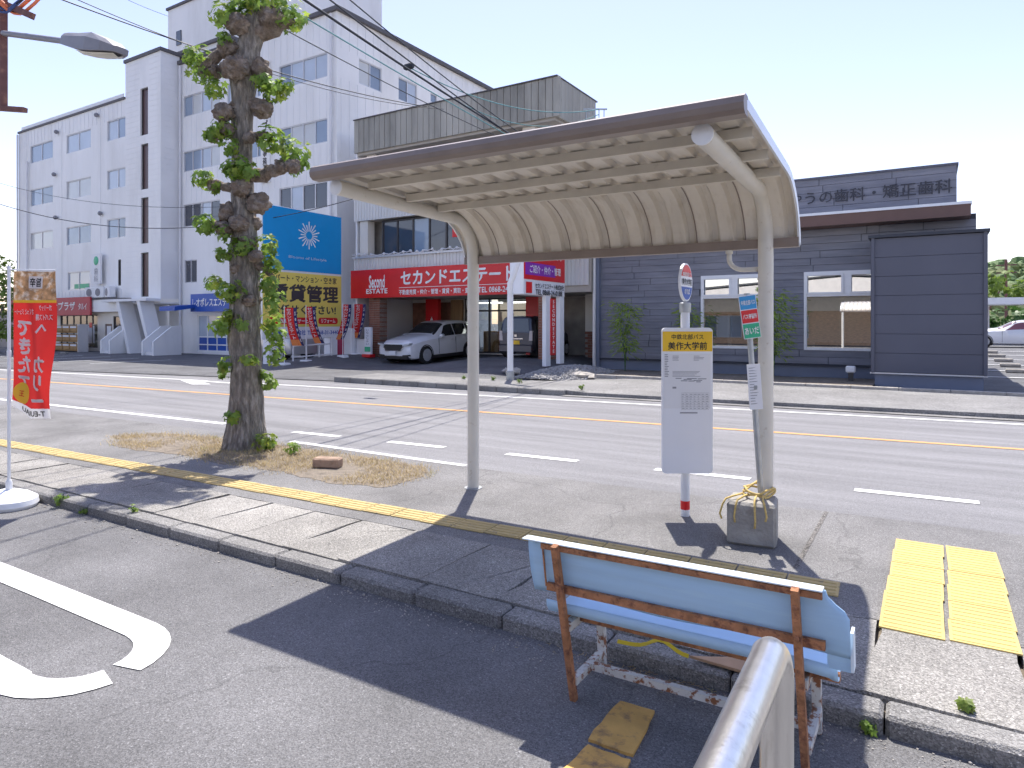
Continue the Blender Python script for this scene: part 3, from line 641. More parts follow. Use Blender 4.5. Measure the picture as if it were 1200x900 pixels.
for px_ in PX:
    pts = [(px_, PY, 0.07), (px_, PY, 1.2), (px_, PY, 2.15), (px_, PY-0.005, 2.26)]
    for i in range(1, 9):
        t = R(i*10.6); pts.append((px_, PY-0.30+0.30*math.cos(t), 2.28+0.335*math.sin(t)))
    pts += [(px_, 4.4, 2.622), (px_, 3.9, 2.632), (px_, 3.48, 2.640)]
    MB().tube(pts, 0.055, 20).obj('post', 'shelter_post', sh, smooth='auto')
    MB().lathe([(0.058, 0), (0.058, 0.012), (0.05, 0.016)], 20, lambda x, y, h: (px_+x, 3.48-h, 2.640+y)).obj('post_cap', 'white_plastic', sh, smooth='auto')
    for y in (3.78, 4.22, 4.64):
        MB().box(px_+0.03, px_+0.10, y+0.002, y+0.008, 2.685, 2.725).obj('cleat', 'shelter_cream', sh)
    MB().lathe([(0.085, 0.078), (0.085, 0.088), (0.06, 0.09)], 16, lambda x, y, h: (px_+x, PY+y, h)).obj('base_plate', 'galvanised', sh)
dp = [(-1.32, 5.26, 2.215), (-1.32, 5.26, 2.15)]
for i in range(1, 8):
    t = R(i*12.8); dp.append((-1.32+0.11*(1-math.cos(t)), 5.26, 2.15-0.09*math.sin(t)))
dp += [(-1.10, 5.255, 2.06)]
MB().tube(dp, 0.019, 10).obj('drain_pipe', 'shelter_post', sh, smooth=True)
MB().lathe([(0.028, 2.20), (0.028, 2.225), (0.022, 2.225)], 12, lambda x, y, h: (-1.32+x, 5.26+y, h-0.012)).obj('drain_collar', 'shelter_post', sh)

sh.rotation_euler = (0, 0, R(1.2))

# ------------------------------------------------------------------ bus stop sign
CR = Vector((math.cos(R(YAW)), math.sin(R(YAW)), 0)); CF = Vector((-math.sin(R(YAW)), math.cos(R(YAW)), 0))
def facing(px_, py_, ang=YAW, roll=0.0, zc=0.0):
    """Vertical sign plane through a point; u right, v up, d away from the viewer. roll tilts it in its own plane about height zc."""
    r = Vector((math.cos(R(ang)), math.sin(R(ang)), 0)); f_ = Vector((-math.sin(R(ang)), math.cos(R(ang)), 0)); c, s = math.cos(roll), math.sin(roll)
    def fn(u, v, d):
        uu = u*c-(v-zc)*s; vv = u*s+(v-zc)*c+zc
        p = Vector((px_, py_, 0))+r*uu+f_*d; return (p.x, p.y, vv)
    return fn
def rrect(a, b, c, d, r, n=4):
    pts = []
    for cx, cy, t0 in ((b-r, c+r, -90), (b-r, d-r, 0), (a+r, d-r, 90), (a+r, c+r, 180)):
        for i in range(n+1): t = R(t0+90*i/n); pts.append((cx+r*math.cos(t), cy+r*math.sin(t)))
    return pts
SX, SY = -1.70, 5.39
bs = thing('bus_stop_sign', 'white bus stop board with yellow header and round top disc on a white pole', 'bus stop sign', (SX, SY, 0.08))
fn = facing(SX, SY, 31)
MB().lathe([(0.036, 0.08), (0.036, 1.80), (0.03, 1.81)], 18, lambda x, y, h: (SX+x, SY+y, h)).obj('pole', 'white_plastic', bs, smooth='auto')
MB().lathe([(0.0375, 0.135), (0.0375, 0.205)], 18, lambda x, y, h: (SX+x, SY+y, h)).obj('pole_band', 'sign_red', bs, smooth='auto')
MB().lathe([(0.045, 1.74), (0.047, 1.79), (0.047, 1.815), (0.04, 1.82)], 18, lambda x, y, h: (SX+x, SY+y, h)).obj('pole_cap', 'galvanised', bs, smooth='auto')
MB().lathe([(0.012, 1.81), (0.012, 1.86)], 10, lambda x, y, h: (SX+x, SY+y, h)).obj('disc_stem', 'galvanised', bs)
board = MB().prism(rrect(-0.203, 0.203, 0.44, 1.615, 0.03), fn, -0.075, -0.04).obj('board', 'white_board', bs)
MB().prism(rrect(-0.199, 0.199, 1.425, 1.585, 0.004), fn, -0.0775, -0.0752).obj('header', 'sign_yellow', board)
fb = lambda u, v, d: fn(u, v, d-0.0776)
text('中鉄北部バス', 'lettering', 'ink_black', board, fb, w=0.255, h=0.042, bold=0.012, v=1.542, extr=0.0012)
text('美作大学前', 'lettering', 'ink_black', board, fb, w=0.31, h=0.062, bold=0.02, v=1.470, extr=0.0012)
fb2 = lambda u, v, d: fn(u, v, d-0.0755)
MB().prism(rrect(-0.19, 0.185, 0.965, 1.405, 0.004), fb2, -0.0012, 0.0003).obj('timetable_sheet', 'paper', board)
m = MB(); rnd = random.Random(3)
def tick(u0, u1, v0, v1): m.add([fb2(u0, v0, -0.002), fb2(u1, v0, -0.002), fb2(u1, v1, -0.002), fb2(u0, v1, -0.002)], [(0,1,2,3)])
for i in range(14): tick(-0.183, -0.183+rnd.uniform(0.02, 0.034), 1.395-i*0.0135, 1.401-i*0.0135)
for i in range(4): tick(-0.12, -0.12+rnd.uniform(0.03, 0.06), 1.385-i*0.011, 1.389-i*0.011); tick(0.05, 0.05+rnd.uniform(0.04, 0.09), 1.385-i*0.011, 1.389-i*0.011)
for i in range(5): tick(-0.12, rnd.uniform(0.06, 0.11), 1.262-i*0.010, 1.2655-i*0.010)
for i in range(9):
    u = rnd.uniform(-0.15, 0.10); v = 1.185+rnd.uniform(-0.012, 0.02); tick(u, u+rnd.uniform(0.03, 0.07), v, v+0.007)
tick(-0.12, -0.09, 1.125, 1.140); tick(-0.06, 0.08, 0.925, 0.935)
for i in range(8): tick(-0.05, 0.172, 1.09-i*0.019, 1.0915-i*0.019)
for i in range(8): tick(-0.05+i*0.0317, -0.049+i*0.0317, 0.957, 1.09)
for i in range(7):
    for j in range(7): tick(-0.043+j*0.0317, -0.043+j*0.0317+rnd.uniform(0.008, 0.02), 1.077-i*0.019, 1.082-i*0.019)
m.obj('timetable_print', 'ink_grey', board)
# round disc facing along the road
dn = FX(SX+0.012); DC, DR = 1.985, 0.155
circ = [(SY+DR*math.cos(R(i*10)), DC+DR*math.sin(R(i*10))) for i in range(36)]
disc = MB().prism(circ, dn, 0.0, 0.02).obj('disc', 'white_board', bs)
def cap_poly(v0, v1, r):
    pts = []
    for i in range(181):
        t = R(i*2); u, v = r*math.cos(t), r*math.sin(t)
        if v0 <= v <= v1: pts.append((SY+u, DC+v))
    return pts
MB().prism(cap_poly(0.045, 1, 0.142), dn, -0.003, -0.0005).obj('disc_red', 'sign_red', disc)
MB().prism(cap_poly(-1, -0.035, 0.142), dn, -0.003, -0.0005).obj('disc_blue', 'sign_blue', disc)
text('中鉄北部バス', 'lettering', 'ink_white', disc, dn, w=0.22, h=0.035, bold=0.02, u=SY, v=DC+0.064, extr=0.005)
text('美作大学前', 'lettering', 'ink_black', disc, dn, w=0.25, h=0.055, bold=0.02, u=SY, v=DC+0.004, extr=0.005)
text('のりば', 'lettering', 'ink_white', disc, dn, w=0.13, h=0.045, bold=0.03, u=SY, v=DC-0.075, extr=0.005)

# ------------------------------------------------------------------ leaning info sign, concrete weight, rope
BX, BY = -1.09, 5.03
bk = MB().bbox(-0.165, 0.165, -0.155, 0.155, 0, 0.305, 0.02).obj('concrete_weight', 'concrete_block')
bk.location = (BX, BY, 0.08); bk.rotation_euler = (0, 0, R(8)); tag(bk, 'grey concrete weight block at the foot of the right shelter post', 'concrete block')
ins = thing('leaning_sign', 'thin galvanised pole leaning left with a blue red and green route sign', 'sign', (BX, BY, 0.385))
p0 = Vector((-1.05, 5.115, 0.38)); p1 = Vector((-1.05, 5.115, 0)) + CR*-0.105 + Vector((0, 0, 1.87))
MB().tube([p0, p1], 0.021, 12).obj('pole', 'galvanised', ins, smooth='auto')
tp_ = p0.lerp(p1, 0.90); f2 = facing(tp_.x, tp_.y, 30, R(8), 1.70)
plate = MB().prism(rrect(-0.062, 0.062, 1.54, 1.855, 0.008), f2, -0.036, -0.03).obj('sign_plate', 'white_board', ins)
for c_, v0, v1, tx in (('sign_cyan', 1.755, 1.85, '中鉄北部バス'), ('sign_red', 1.655, 1.748, 'バス停留所'), ('sign_green', 1.545, 1.648, 'あいだ')):
    MB().prism(rrect(-0.058, 0.058, v0, v1, 0.003), f2, -0.0385, -0.0365).obj('colour_band', c_, plate)
    text(tx, 'lettering', 'ink_white', plate, lambda u, v, d: f2(u, v, d-0.0385), w=0.10, h=0.035 if len(tx) > 3 else 0.05, bold=0.02, v=(v0+v1)/2, extr=0.0015)
np_ = p0.lerp(p1, 0.53); f3 = facing(np_.x, np_.y, 32, R(4), 1.19)
nb = MB().prism(rrect(-0.048, 0.048, 1.025, 1.355, 0.004), f3, -0.030, -0.024).obj('notice', 'paper', ins)
m = MB()
for i in range(14): m.add([f3(-0.038, 1.33-i*0.02, -0.0315), f3(-0.038+random.uniform(0.02, 0.07), 1.33-i*0.02, -0.0315), f3(-0.02+random.uniform(0.0, 0.05), 1.325-i*0.02, -0.0315), f3(-0.038, 1.325-i*0.02, -0.0315)], [(0,1,2,3)])
m.obj('notice_print', 'ink_grey', nb)
MB().box(np_.x-0.03, np_.x+0.03, np_.y-0.03, np_.y-0.0, 1.17, 1.20).obj('clamp', 'galvanised', ins)
rp = thing('rope', 'yellow rope tied round the post and pole above the concrete block', 'rope', (BX, BY, 0.39))
for k in range(3):
    pts = []
    for i in range(41):
        t = 2*math.pi*i/40
        pts.append((-1.075+0.10*math.cos(t)+0.008*math.sin(5*t+k), 5.17+0.17*math.sin(t), 0.405+0.016*k+0.012*math.sin(3*t+k*1.3)))
    MB().tube(pts, 0.008, 6, cap=False).obj('strand', 'rope', rp, smooth=True)
for k, (ax, dx, ln) in enumerate(((-1.12, -0.05, 0.13), (-1.02, 0.05, 0.10), (-1.16, -0.1, 0.12), (-1.06, 0.02, 0.15))):
    pts = [(ax, 5.02, 0.415), (ax+dx*0.4, 4.93, 0.412), (ax+dx*0.8, 4.868, 0.40), (ax+dx, 4.857, 0.36), (ax+dx*1.2, 4.856, 0.40-ln*0.9), (ax+dx*1.05, 4.85, 0.40-ln*1.2)]
    MB().tube(pts, 0.007, 6).obj('loose_end', 'rope', rp, smooth=True)

def at(px_, py_, D):
    """Point at depth D along the photograph's ray (real distance, used to lay things out in space)."""
    p = CR*((px_-600)/785*D)+CF*D; return Vector((p.x, p.y, 1.65-(py_-379)/785*D))

# ------------------------------------------------------------------ bench
bn = thing('bench', 'old blue bench seen from behind with rusty steel legs', 'bench', (-0.86, 2.75, 0))
XL, XR = -1.325, -0.385
def back_y(z): return 2.635-0.155*(z/0.72)
for xl in (XL, XR):
    MB().bar((xl, back_y(0), 0), (xl, back_y(0.725), 0.725), 0.030, 0.026, (1,0,0)).obj('leg', 'rust', bn)
    MB().bar((xl, 2.935, 0), (xl, 2.925, 0.37), 0.034, 0.034, (1,0,0)).obj('leg', 'rust_paint', bn)
    MB().bar((xl+0.004, back_y(0.1)+0.012, 0.095), (xl+0.004, 2.918, 0.095), 0.032, 0.032).obj('side_bar', 'rust_paint', bn)
    MB().bar((xl+0.004, back_y(0.35)+0.012, 0.352), (xl+0.004, 2.95, 0.352), 0.034, 0.036).obj('seat_bearer', 'rust_paint', bn)
    for z in (0.66, 0.545):
        MB().lathe([(0.009, 0), (0.009, 0.006), (0.004, 0.008)], 8, lambda x, y, h, xl=xl, z=z: (xl+x, back_y(z)-0.0165-h, z+y)).obj('bolt', 'rust', bn)
MB().bar((XL+0.02, 2.78, 0.10), (XR-0.012, 2.78, 0.10), 0.03, 0.03).obj('stretcher', 'rust_paint', bn)
def bk_y(z): return back_y(z)+0.043                       # face of the blue shell
shape = [(-1.46, 0.497), (-1.40, 0.487), (-0.26, 0.487), (-0.222, 0.49), (-0.222, 0.63), (-0.235, 0.655), (-0.262, 0.675), (-0.285, 0.70), (-0.293, 0.722), (-1.48, 0.722)]
m = MB()
def col_z(x, lo):
    if lo: return 0.487+0.006*math.sin(x*9)
    if x > -0.293:
        for (a, b), (c, d) in zip(shape[4:8], shape[5:9]):
            if c <= x <= a: return b+(d-b)*(x-a)/(c-a)
    return 0.722
xs = frange(-1.48, -0.293, 0.03)+[-0.285, -0.275, -0.262, -0.25, -0.235, -0.228, -0.222]; vs = []; nz = 8
for x in xs:
    z1 = col_z(x, False); z0 = col_z(x, True)
    for j in range(nz+1):
        z = z0+(z1-z0)*j/nz; t = j/nz
        vs.append((x, bk_y(z)-0.012*(1-(2*t-1)**2), z))
m.add(vs, [(i*(nz+1)+j, (i+1)*(nz+1)+j, (i+1)*(nz+1)+j+1, i*(nz+1)+j+1) for i in range(len(xs)-1) for j in range(nz)])
br = m.obj('backrest', 'bench_blue', bn, smooth=True); so = br.modifiers.new('t', 'SOLIDIFY'); so.thickness = 0.006; so.offset = -1
MB().bbox(-1.495, -0.30, bk_y(0.72)-0.03, bk_y(0.72)+0.022, 0.722, 0.729, 0.002).obj('top_lip', 'bench_edge', br)
MB().box(-0.224, -0.214, bk_y(0.5)-0.004, bk_y(0.5)+0.055, 0.44, 0.575).obj('end_lip', 'bench_edge', br)
MB().box(-0.30, -0.2245, bk_y(0.46)+0.006, bk_y(0.46)+0.011, 0.43, 0.488).obj('end_flap', 'bench_blue', br)
MB().bar((-1.405, back_y(0.705)+0.024, 0.706), (-0.302, back_y(0.705)+0.024, 0.706), 0.016, 0.022).obj('back_rail', 'rust', bn)
MB().bar((-1.40, back_y(0.525)+0.024, 0.522), (-0.30, back_y(0.525)+0.024, 0.522), 0.018, 0.032).obj('back_rail', 'rust', bn)
MB().bar((-1.40, back_y(0.6)+0.03, 0.525), (-1.405, back_y(0.7)+0.03, 0.71), 0.006, 0.006).obj('edge_strip', 'rust', bn)
# seat shell with a rolled rear edge
m = MB(); sp = [(2.575, 0.452), (2.578, 0.425), (2.59, 0.403), (2.62, 0.392), (2.70, 0.388), (2.80, 0.391), (2.90, 0.396), (2.95, 0.392), (2.968, 0.378), (2.972, 0.345)]
xs = frange(-1.42, -0.30, 0.08)+[-0.285, -0.27]; vs = []
for x in xs:
    for j, (y, z) in enumerate(sp):
        cut = 0.05 if (x > -0.295 and j < 4) else (0.02 if x > -0.31 and j < 3 else 0)
        vs.append((x, y+cut*0.6, z-cut*0.5))
n = len(sp); m.add(vs, [(i*n+j, (i+1)*n+j, (i+1)*n+j+1, i*n+j+1) for i in range(len(xs)-1) for j in range(n-1)])
st = m.obj('seat', 'bench_blue', bn, smooth=True); so = st.modifiers.new('t', 'SOLIDIFY'); so.thickness = 0.006; so.offset = -1
MB().box(-1.38, -0.27, 2.66, 2.70, 0.348, 0.380).obj('seat_rail', 'rust', bn)
MB().box(-1.38, -0.25, 2.86, 2.90, 0.348, 0.380).obj('seat_rail', 'rust', bn)

bn.rotation_euler = (0, R(-1.0), 0)

# ------------------------------------------------------------------ stainless handrail close to the camera
hr = thing('handrail', 'brushed stainless pipe handrail in the near foreground beside the bench', 'handrail', (-0.31, 1.69, 0))
pts = [(-0.268, -0.3, 0.905), (-0.285, 0.6, 0.905), (-0.305, 1.56, 0.905)]
for i in range(1, 9):
    t = R(i*11.25); pts.append((-0.308, 1.56+0.115*math.sin(t), 0.905-0.115*(1-math.cos(t))))
pts += [(-0.309, 1.675, 0.70), (-0.309, 1.675, 0.0)]
MB().tube(pts, 0.0385, 28).obj('pipe', 'stainless', hr, smooth='auto')
MB().tube([(-0.269, -0.26, 0.88), (-0.269, -0.26, 0.0)], 0.0385, 20).obj('post', 'stainless', hr, smooth='auto')
MB().lathe([(0.075, 0.0), (0.075, 0.008), (0.045, 0.014)], 20, lambda x, y, h: (-0.309+x, 1.675+y, h)).obj('base_flange', 'stainless', hr)

# ------------------------------------------------------------------ bits on the ground by the bench
def ragged(poly, amp, sd, n=5):
    out = []
    for i, p in enumerate(poly):
        q = poly[(i+1) % len(poly)]
        for k in range(n):
            t = k/n; a = (p[0]+(q[0]-p[0])*t, p[1]+(q[1]-p[1])*t)
            out.append((a[0]+amp*noise.noise(Vector((a[0]*30+sd, a[1]*30, 0))), a[1]+amp*noise.noise(Vector((a[0]*30, a[1]*30+sd, 5)))))
    return out
pl = MB().prism(ragged([(-1.15,2.40),(-0.96,2.40),(-0.985,2.72),(-1.145,2.72)], 0.012, 3), lambda u, v, d: (u, v, d), 0.0, 0.012).obj('floor_plate', 'plate_yellow')
tag(pl, 'worn yellow plate on the asphalt under the bench, farther of two', 'plate')
pl2 = MB().prism(ragged([(-1.16,2.12),(-0.92,2.10),(-0.955,2.37),(-1.13,2.372)], 0.012, 9), lambda u, v, d: (u, v, d), 0.0, 0.010).obj('floor_plate', 'plate_yellow')
tag(pl2, 'worn brown-yellow plate at the bottom edge of the picture, nearer of two', 'plate')
pw_ = MB().prism(ragged([(-0.95,3.09),(-0.70,3.08),(-0.68,3.16),(-0.74,3.19)], 0.01, 4, 3), lambda u, v, d: (u, v, d+0.04*(v-3.1)), 0.090, 0.102).obj('plywood_scrap', 'plywood')
tag(pw_, 'brown plywood scrap lying on the kerb under the bench', 'plywood')
m = MB(); vs = []
for i in range(13):
    t = i/12; x = -1.29+0.34*t; y = 3.03+0.035*t; z = 0.10+0.05*math.exp(-((t-0.62)/0.2)**2)
    vs += [(x, y-0.006, z), (x, y+0.006, z+0.014)]
tpz = m.add(vs, [(2*i, 2*i+2, 2*i+3, 2*i+1) for i in range(12)]).obj('tape_strip', 'tape_yellow'); tag(tpz, 'loose strip of yellow tape along the kerb behind the bench legs', 'tape')
so = tpz.modifiers.new('t', 'SOLIDIFY'); so.thickness = 0.002

# ------------------------------------------------------------------ flags
def flag_grid(fn, a, b, c, d, nu=10, nv=24, dd=0.0):
    m = MB(); vs = [fn(a+(b-a)*i/nu, c+(d-c)*j/nv, dd) for i in range(nu+1) for j in range(nv+1)]
    return m.add(vs, [(i*(nv+1)+j, (i+1)*(nv+1)+j, (i+1)*(nv+1)+j+1, i*(nv+1)+j+1) for i in range(nu) for j in range(nv)])
NX, NY = -7.05, 2.72
bnf = thing('banner_flag', 'tall red banner flag seen from behind on a white pole and plastic base', 'banner', (NX, NY, 0))
def fold(u, v): return 0.035*math.sin(v*4.1+u*7)*(u/0.4)+0.03*math.sin(u*19-v*3.0)*(u/0.4)+0.05*(u/0.4)*math.sin(v*1.7+0.6)
ff = facing(NX, NY, 26)
def flag_fn(u, v, d):
    side = 0.03*math.sin(v*5.2)*(u/0.4) - (0.05*max(0, (1.15-v))*max(0, 0.12-u)/0.12)
    lift = 0.11*max(0, 1-(v-0.8)/0.30)*max(0, 1-u/0.2)
    return ff(u+0.045+side, v+lift, -fold(u, v)+d)
MB().tube([(NX, NY, 0.10), (NX, NY, 2.17)], 0.0135, 12).obj('pole', 'white_plastic', bnf, smooth='auto')
MB().lathe([(0.02, 0.13), (0.026, 0.15), (0.026, 0.22), (0.018, 0.24)], 12, lambda x, y, h: (NX+x, NY+y, h)).obj('pole_socket', 'white_plastic', bnf, smooth='auto')
for z in (1.35, 0.93): MB().lathe([(0.016, z), (0.018, z+0.01), (0.018, z+0.05), (0.015, z+0.06)], 12, lambda x, y, h: (NX+x, NY+y, h)).obj('pole_joint', 'white_plastic', bnf, smooth='auto')
q0 = ff(0.0, 2.135, 0); q1 = ff(0.47, 2.125, -0.02)
MB().tube([q0, q1], 0.006, 8).obj('cross_rod', 'white_plastic', bnf)
cl_ = flag_grid(flag_fn, 0, 0.40, 0.885, 1.855).obj('cloth', 'flag_red', bnf, smooth=True)
flag_grid(flag_fn, 0, 0.40, 1.858, 2.12, 10, 8).obj('food_print', 'flag_food', cl_, smooth=True)
flag_grid(flag_fn, 0, 0.40, 1.835, 1.86, 10, 2, -0.003).obj('yellow_stripe', 'flag_yellow', cl_, smooth=True)
flag_grid(flag_fn, 0, 0.40, 0.80, 0.888, 10, 3).obj('white_hem', 'flag_white', cl_, smooth=True)
fd = lambda u, v, d: flag_fn(u, v, -0.004)
for txt, u, v, w, h in (('で\nき\nた\nて', 0.105, 1.36, 0.115, 0.62), ('へ', 0.265, 1.60, 0.12, 0.075), ('カ\nリ\nー', 0.275, 1.15, 0.12, 0.40)):
    text(txt, 'lettering', 'flag_ink', cl_, fd, w=w, h=h, bold=0.045, u=u, v=v, mirror=True)
text('さくっと ジューシー', 'lettering', 'flag_ink', cl_, fd, w=0.17, h=0.05, bold=0.03, u=0.10, v=1.755, mirror=True)
text('ガーリック', 'lettering', 'flag_ink', cl_, fd, w=0.13, h=0.05, bold=0.03, u=0.30, v=1.79, mirror=True)
text('スパイス揚', 'lettering', 'flag_ink', cl_, fd, w=0.17, h=0.055, bold=0.03, u=0.29, v=1.705, mirror=True)
text('旨辛', 'lettering', 'ink_black', cl_, fd, w=0.08, h=0.08, bold=0.03, u=0.20, v=2.02, mirror=True)
flag_grid(lambda u, v, d: flag_fn(u, v, -0.003), 0.15, 0.255, 1.965, 2.075, 4, 4).obj('white_mark', 'flag_white', cl_, smooth=True)
text('T-EUIAU', 'lettering', 'ink_black', cl_, fd, w=0.24, h=0.045, bold=0.03, u=0.22, v=0.84, mirror=True)
m = MB(); pts = [flag_fn(0.09+0.085*math.cos(R(a*15)), 1.005+0.115*math.sin(R(a*15)), -0.0045) for a in range(24)]
m.add(pts+[flag_fn(0.09, 1.005, -0.0045)], [(i, (i+1) % 24, 24) for i in range(24)]).obj('yellow_badge', 'flag_yellow', cl_, smooth=True)
text('王', 'lettering', 'flag_red', cl_, lambda u, v, d: flag_fn(u, v, -0.007), w=0.05, h=0.06, bold=0.02, u=0.09, v=1.0, mirror=True)
MB().lathe([(0.23, 0.0), (0.245, 0.03), (0.235, 0.075), (0.17, 0.115), (0.08, 0.145), (0.03, 0.155)], 28, lambda x, y, h: (NX-0.02+x*(1.15 if abs(x) > 0 else 1), NY+y*0.92, h)).obj('base', 'white_plastic', bnf, smooth='auto')
MB().lathe([(0.03, 0.10), (0.03, 0.135), (0.024, 0.14)], 14, lambda x, y, h: (NX-0.16+x, NY-0.06+y, h)).obj('filler_cap', 'white_plastic', bnf, smooth='auto')
# small red flags along the billboard
def small_flag(x, y, z0, ang, bend, label, w=0.46, zt=2.15, zb=0.75):
    t = thing('promo_flag', label, 'banner', (x, y, z0), 0, 'small red flags by the yellow billboard')
    f0 = facing(x, y, ang)
    def fn(u, v, d):
        k = (zt-v)/(zt-zb)
        return f0(u+bend*k*k*0.55, v+z0, d-0.06*math.sin(u*9+v*3)*k)
    MB().tube([(x, y, z0), (x, y, z0+zt+0.06)], 0.014, 8).obj('pole', 'white_plastic', t)
    MB().bbox(x-0.2, x+0.2, y-0.15, y+0.15, z0, z0+0.12, 0.03).obj('base', 'white_plastic', t)
    c = flag_grid(fn, 0.02, w, zb, zt, 5, 12).obj('cloth', 'flag_red', t, smooth=True)
    flag_grid(lambda u, v, d: fn(u, v, -0.008), w-0.12, w+0.002, zb, zt, 2, 12).obj('navy_edge', 'flag_navy', c, smooth=True)
    flag_grid(lambda u, v, d: fn(u, v, -0.006), 0.02, w-0.12, zb, zb+0.22, 3, 3).obj('orange_end', 'flag_orange', c, smooth=True)
    text('セ\nカ\nン\nド\nエ\nス\nテ\nー\nト', 'lettering', 'flag_ink', c, lambda u, v, d: fn(u, v, -0.014), w=0.17, h=1.12, bold=0.03, u=w*0.36, v=(zt+zb)/2+0.1)
    text('S\ne\nc\no\nn\nd', 'lettering', 'flag_ink', c, lambda u, v, d: fn(u, v, -0.014), w=0.05, h=1.1, bold=0.03, u=w-0.06, v=(zt+zb)/2)
    return t
small_flag(-20.15, 16.45, 0.08, 28, 0.55, 'red flag nearest the tree, first of four by the yellow billboard')
small_flag(-20.2, 17.5, 0.14, 34, 0.6, 'red flag in front of the white railing, second from the tree', w=0.36)
small_flag(-19.9, 19.1, 0.26, 60, -0.55, 'thin red flag curling left, third from the tree', w=0.34)
small_flag(-20.3, 20.1, 0.3, 28, -0.45, 'red flag beside the red shop sign, farthest from the tree', w=0.5)

# ------------------------------------------------------------------ plane tree, pollarded, with epicormic leaf clumps
def leaf_clump(mb, c, rad, count, size, rnd, sq=(1,1,1), droop=0.35):
    c = Vector(c)
    for _ in range(count):
        while True:
            p = Vector((rnd.uniform(-1,1), rnd.uniform(-1,1), rnd.uniform(-1,1)))
            if p.length < 1: break
        p = p*(0.35+0.65*rnd.random()) if p.length < 0.6 else p
        pos = c+Vector((p.x*rad*sq[0], p.y*rad*sq[1], p.z*rad*sq[2]))
        out = (p+Vector((0, 0, 0.35))+Vector((rnd.uniform(-.5,.5), rnd.uniform(-.5,.5), rnd.uniform(-.4,.4)))).normalized()
        tip = Vector((p.x+rnd.uniform(-.6,.6), p.y+rnd.uniform(-.6,.6), -droop+rnd.uniform(-.4,.5)))
        tip = (tip-out*tip.dot(out))
        if tip.length < 1e-3: continue
        tip.normalize(); sd = out.cross(tip); s = size*rnd.uniform(0.6, 1.25)
        rim = []
        for a, r in ((-150,.35),(-118,.62),(-88,.45),(-62,.85),(-32,.5),(0,1.0),(32,.5),(62,.85),(88,.45),(118,.62),(150,.35)):
            t = R(a); q = pos+tip*(r*s*math.cos(t))+sd*(r*s*math.sin(t))-out*(0.16*s*r*r+rnd.uniform(0, .06)*s); rim.append(q)
        n = len(rim); mb.add([pos]+rim, [(0, i+1, i+2) for i in range(n-1)])
tr = thing('plane_tree', 'pollarded plane tree with knobbly trunk and sprouting leaf clumps at the roadside', 'tree', (-7.35, 5.4, 0.07))
TD = 8.47
cpath = [(527,289,.285),(518,289,.262),(500,289,.245),(470,289,.222),(430,288,.208),(390,287,.205),(350,287,.198),(310,286,.185),(270,285,.165),(230,284,.150),(190,284,.135),(150,284,.130),(120,285,.142),(95,286,.175),(78,288,.20),(60,291,.165),(42,296,.155),(28,301,.17),(14,306,.13),(4,309,.05)]
pts = [at(px_, py_, TD) for py_, px_, r in cpath]; rads = [r*0.90 for _, _, r in cpath]
ring = []; rr = []
for i in range(len(pts)-1):
    for k in range(6):
        t = k/6; ring.append(pts[i].lerp(pts[i+1], t)); rr.append(rads[i]+(rads[i+1]-rads[i])*t)
ring.append(pts[-1]); rr.append(rads[-1])
m = MB(); seg = 36; vs = []
for i, (p, r) in enumerate(zip(ring, rr)):
    for k in range(seg):
        t = 2*math.pi*k/seg; d = Vector((math.cos(t), math.sin(t), 0))
        flare = 0.09*max(0, 1-(p.z-0.07)/0.4)*abs(math.sin(t*2.5+0.5))
        nz_ = noise.noise(Vector((d.x*1.3, d.y*1.3, p.z*1.5)))*0.12 + noise.noise(Vector((d.x*3, d.y*3, p.z*4)))*0.07 + noise.noise(Vector((d.x*9, d.y*9, p.z*5)))*0.045
        lump = max(0, noise.noise(Vector((d.x*2.0+5, d.y*2.0, p.z*2.6))))*(0.20 if p.z > 1.7 else 0.08)
        vs.append(p+d*r*(1+nz_+lump+flare/r*0.5))
m.add(vs, [(i*seg+k, i*seg+(k+1) % seg, (i+1)*seg+(k+1) % seg, (i+1)*seg+k) for i in range(len(ring)-1) for k in range(seg)])
m.obj('trunk', 'bark', tr, smooth=True)
burls = [(268,58,.13),(252,84,.10),(275,80,.17),(303,82,.16),(318,20,.16),(278,28,.15),(335,25,.10),(262,132,.13),(275,125,.08),(308,128,.13),(266,152,.09),(250,162,.07),(292,162,.08),(330,195,.10),(315,200,.08),(343,195,.10),(270,250,.15),(303,238,.15),(280,262,.12),(296,262,.11),(262,268,.10),(290,285,.12),(272,300,.08),(300,300,.09),(286,328,.09),(276,315,.07),(292,352,.09),(300,352,.07),(282,220,.12),(296,205,.10),(250,218,.07)]
for i, (bx_, by_, br_) in enumerate(burls):
    MB().ball(at(bx_, by_, TD-0.10+0.12*math.sin(i*2.4)), br_*0.95, 28, 20, (1, 1, 0.9), 0.34, i).obj('burl', 'burl', tr, smooth=True)
